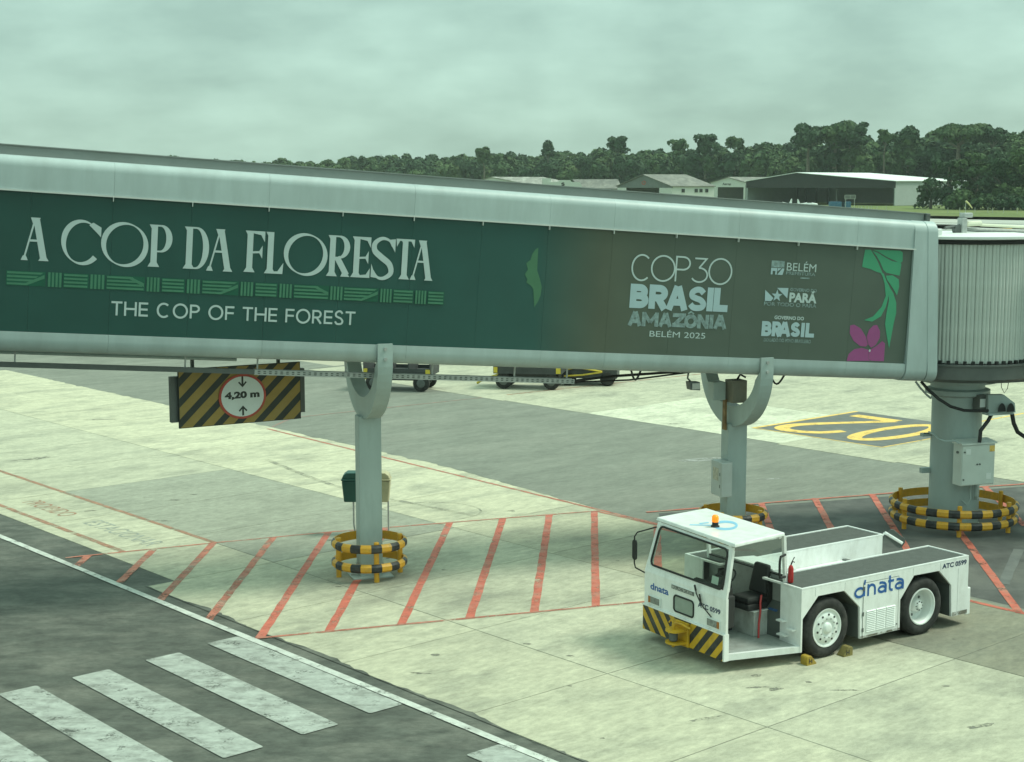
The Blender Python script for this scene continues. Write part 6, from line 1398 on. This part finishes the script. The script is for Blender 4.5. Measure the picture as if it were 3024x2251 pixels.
m = MB(); m.tube([(-.60,.42,1.42),(-.78,.36,1.44),(-.80,.35,1.52),(-.80,.35,1.72),(-.77,.36,1.80),(-.60,.43,1.80)], .022, 8); m.build('grab_handle', M_BLACK, tug, smooth=True)
m = MB(); m.tube([(-1.86,2.58,1.20),(-1.96,2.76,1.28),(-1.97,2.78,1.36),(-1.97,2.78,1.84),(-1.94,2.74,1.92),(-1.70,2.50,2.03)], .013, 6); mi_ = m.build('mirror_arm', M_BLACK, tug); m = MB(); m.prism(rr(2.72,2.84,1.42,1.78,.045,1.2), -1.98, -1.95, 'x'); m.build('mirror', M_BLACK, mi_, bevel=.01)
a = tz(*z2(1135,205), 1.30); 
m = MB(); m.tube([(3.60,2.08,1.31),(3.66,1.98,1.30)], .02, 6); m.tube([(3.62,2.06,1.33),(3.90,1.86,1.12)], .03, 8); mi_ = m.build('rear_mirror_arm', M_WHITE, tug)
ce = Vector((3.84,1.98,1.20)); ua, ub = Vector((.829*.75,-.559*.75,-.62)).normalized(), Vector((.829*.5,-.559*.5,.72)).normalized(); q = rr(-.19,.19,-.10,.10,.07,1.0)
m = MB(); pts = [ce+ua*p+ub*r for p, r in q]; m.tube(pts+[pts[0],pts[1]], .012, 6, caps=False); m.add([tuple(v) for v in pts], [tuple(range(len(pts)))]); m.build('rear_mirror', M_DARKST, mi_)
# lettering on the side and on the roof
SP = lambda a, b, h: (a, -.0065-h, b)
pr = Print(SP, .002)
def st_(P_, txt, pl, pr0, zbl, zt, off): P_.text(txt, pl, pr0, zbl, zt, off)
# airline handler wordmark in rounded strokes
wx0, wx1, wz0, wz1 = .625, 1.885, .945, 1.155; w = .045; H = wz1-wz0
def ad(xa, xb): # letter a
    return [ribbon(arc((xa+xb)/2-.005, wz0+H*.36, (xb-xa)/2-w/2, H*.36-w/2, 0, 360, 24)[:-1], w, True), ribbon(spline([(xa+.03,wz1-w/2),((xa+xb)/2+.02,wz1-w/2),(xb-w/2,wz1-w*1.3),(xb-w/2,wz0)],5), w)]
ax = lambda k: wx0+(wx1-wx0)*k      # letter cells along the word
def let_a(x0, x1): return [ribbon(arc((x0+x1)/2-.005, wz0+H*.34, (x1-x0)/2-w/2, H*.34-w/2, 0, 360, 24)[:-1], w, True), ribbon(spline([(x0+.035,wz1-w/2),((x0+x1)/2,wz1-w/2),(x1-w/2,wz1-w*1.5),(x1-w/2,wz0)],5), w)]
a0, a1 = ax(0), ax(.21); pr.strokes([ribbon(arc((a0+a1)/2, wz0+H*.42, (a1-a0)/2-w/2, H*.47-w/2, 12, 372, 26)[:-1], w, True), ribbon([(a1-w/2,wz0+.01),(a1-w/2,wz1-.035)], w), ribbon([(a1-.02,wz1+.0),(a1-.005,wz1+.085)], w*.85)])
a0, a1 = ax(.25), ax(.42); pr.strokes([ribbon([(a0+w/2,wz0),(a0+w/2,wz1)], w), ribbon(arc((a0+a1)/2, wz1-(a1-a0)/2, (a1-a0)/2-w/2, (a1-a0)/2-w/2, 170, 0, 12)+[(a1-w/2,wz0)], w)])
pr.strokes(let_a(ax(.46), ax(.63)))
a0 = ax(.695); pr.strokes([ribbon([(a0,wz1+.075),(a0,wz0+.065)]+arc(a0+.06,wz0+.065,.06,.065-w/2,190,285,8), w), ribbon([(ax(.66),wz1-w/2),(ax(.775),wz1-w/2)], w)])
pr.strokes(let_a(ax(.80), ax(.975)))
pr.build('lettering', M_BLUE, tug)
pr = Print(lambda a, b, h: (a, -h, b), .002); pr.text('ATC 0599', 2.86, 3.52, 1.145, 1.240, .04); pr.build('lettering', M_NAVY, tug)
pr = Print(lambda a, b, h: (a, -h, b), .002); pr.text('22 PSI', .02, .28, 1.195, 1.222, .0); pr.text('22 PSI', 2.36, 2.60, 1.195, 1.222, .0); pr.build('lettering', M_GALV, tug) if False else None
RP = lambda a, b, h: tuple(Vector(tz(*z1(a, b), 2.186)) + Vector((0,0,h)))
pr = Print(RP, .002)
pr.strokes([ribbon(arc(868, 238, 108, 36, 0, 360, 32)[:-1], 22, True)]); pr.poly([(512,236),(520,228),(770,232),(770,243)]); pr.poly([(610,216),(700,206),(706,214),(620,226)])
pr.build('roof_logo', M_LBLUE, tug)
pr = Print(RP, .002); pr.text('ATC 0599', 630, 840, 135, 100, .01); pr.mb.v = [tuple(v) for v in pr.mb.v]
# wheel chocks
def chock(px, py, label, dx=1, cm=mat('dull_chock_yellow', (.40,.26,.03), .6, var=.25, scale=9, dirt=(.15,.11,.05), dirt_amt=.7, dscale=7)):
    c = ground(px, py); r = empty('wheel_chock', c, (0,0,TYAW), label=label, cat='wheel chock', group=None)
    m = MB(); m.prism([(-.10*dx,0),(.12*dx,0),(.12*dx,.03),(.0*dx,.165),(-.08*dx,.165),(-.10*dx,.14)], -.08, .08); m.build('body', cm, r, bevel=.008)
    m = MB(); m.box(-.06,-.045,-.084,-.0805,.04,.12); m.box(.0,.015,-.084,-.0805,.04,.12); m.box(-.0449,-.001,-.084,-.0805,.072,.087); m.build('letter', M_BLK, r)
chock(2386, 1962, 'yellow wheel chock with a black H in front of the front tyre', 1)
chock(2496, 1936, 'dark yellow wheel chock behind the front tyre', -1, mat('grimy_yellow', (.20,.16,.05), .7, var=.3))

# ================================================================== loose pieces become parts of their own
def islands(me):
    par = list(range(len(me.vertices)))
    def f(i):
        while par[i] != i: par[i] = par[par[i]]; i = par[i]
        return i
    for p in me.polygons:
        a = f(p.vertices[0])
        for v in p.vertices[1:]: par[f(v)] = a
    g = {}
    for p in me.polygons: g.setdefault(f(p.vertices[0]), []).append(p)
    return list(g.values())
SPLIT = ('side_wall','end_panel','arch_wall','inner_panel','side_locker','deck_rim','side_rail','corner_guard','hinge','tower','leg','bracket','roof_upstand','roof_step','cable','conduit','housing','frame','wiper','hitch_jaw','hub','step','name_plate','roof_end_bracket','stripe','bumper_stripes','sponsor_emblem','leaf_artwork','flower_artwork','hinge_arm','conduit_pipe','yellow_frame')
for o in list(COL.objects):
    nm = o.name.split('.')[0]
    if o.type != 'MESH' or nm not in SPLIT or o.parent is None or (nm in ('frame','yellow_frame','platform')): continue
    isl = islands(o.data)
    if len(isl) < 2 or len(isl) > 40: continue
    me0 = o.data
    if me0.users > 1: continue
    for k, polys in enumerate(isl):
        idx = sorted({v for p in polys for v in p.vertices}); mp_ = {v: i for i, v in enumerate(idx)}
        me = bpy.data.meshes.new(nm); me.from_pydata([tuple(me0.vertices[v].co) for v in idx], [], [tuple(mp_[v] for v in p.vertices) for p in polys])
        for mt in me0.materials: me.materials.append(mt)
        me.polygons.foreach_set('material_index', [p.material_index for p in polys]); me.polygons.foreach_set('use_smooth', [p.use_smooth for p in polys])
        if k == 0: o.data = me
        else: c = o.copy(); c.data = me; COL.objects.link(c)
for o in COL.objects:
    if o.name.split('.')[0] in ('wheel_nuts','rim_holes','tread_block','tray_slots','road_lettering'): o['kind'] = 'stuff' if o.parent else o.get('kind', 'structure')
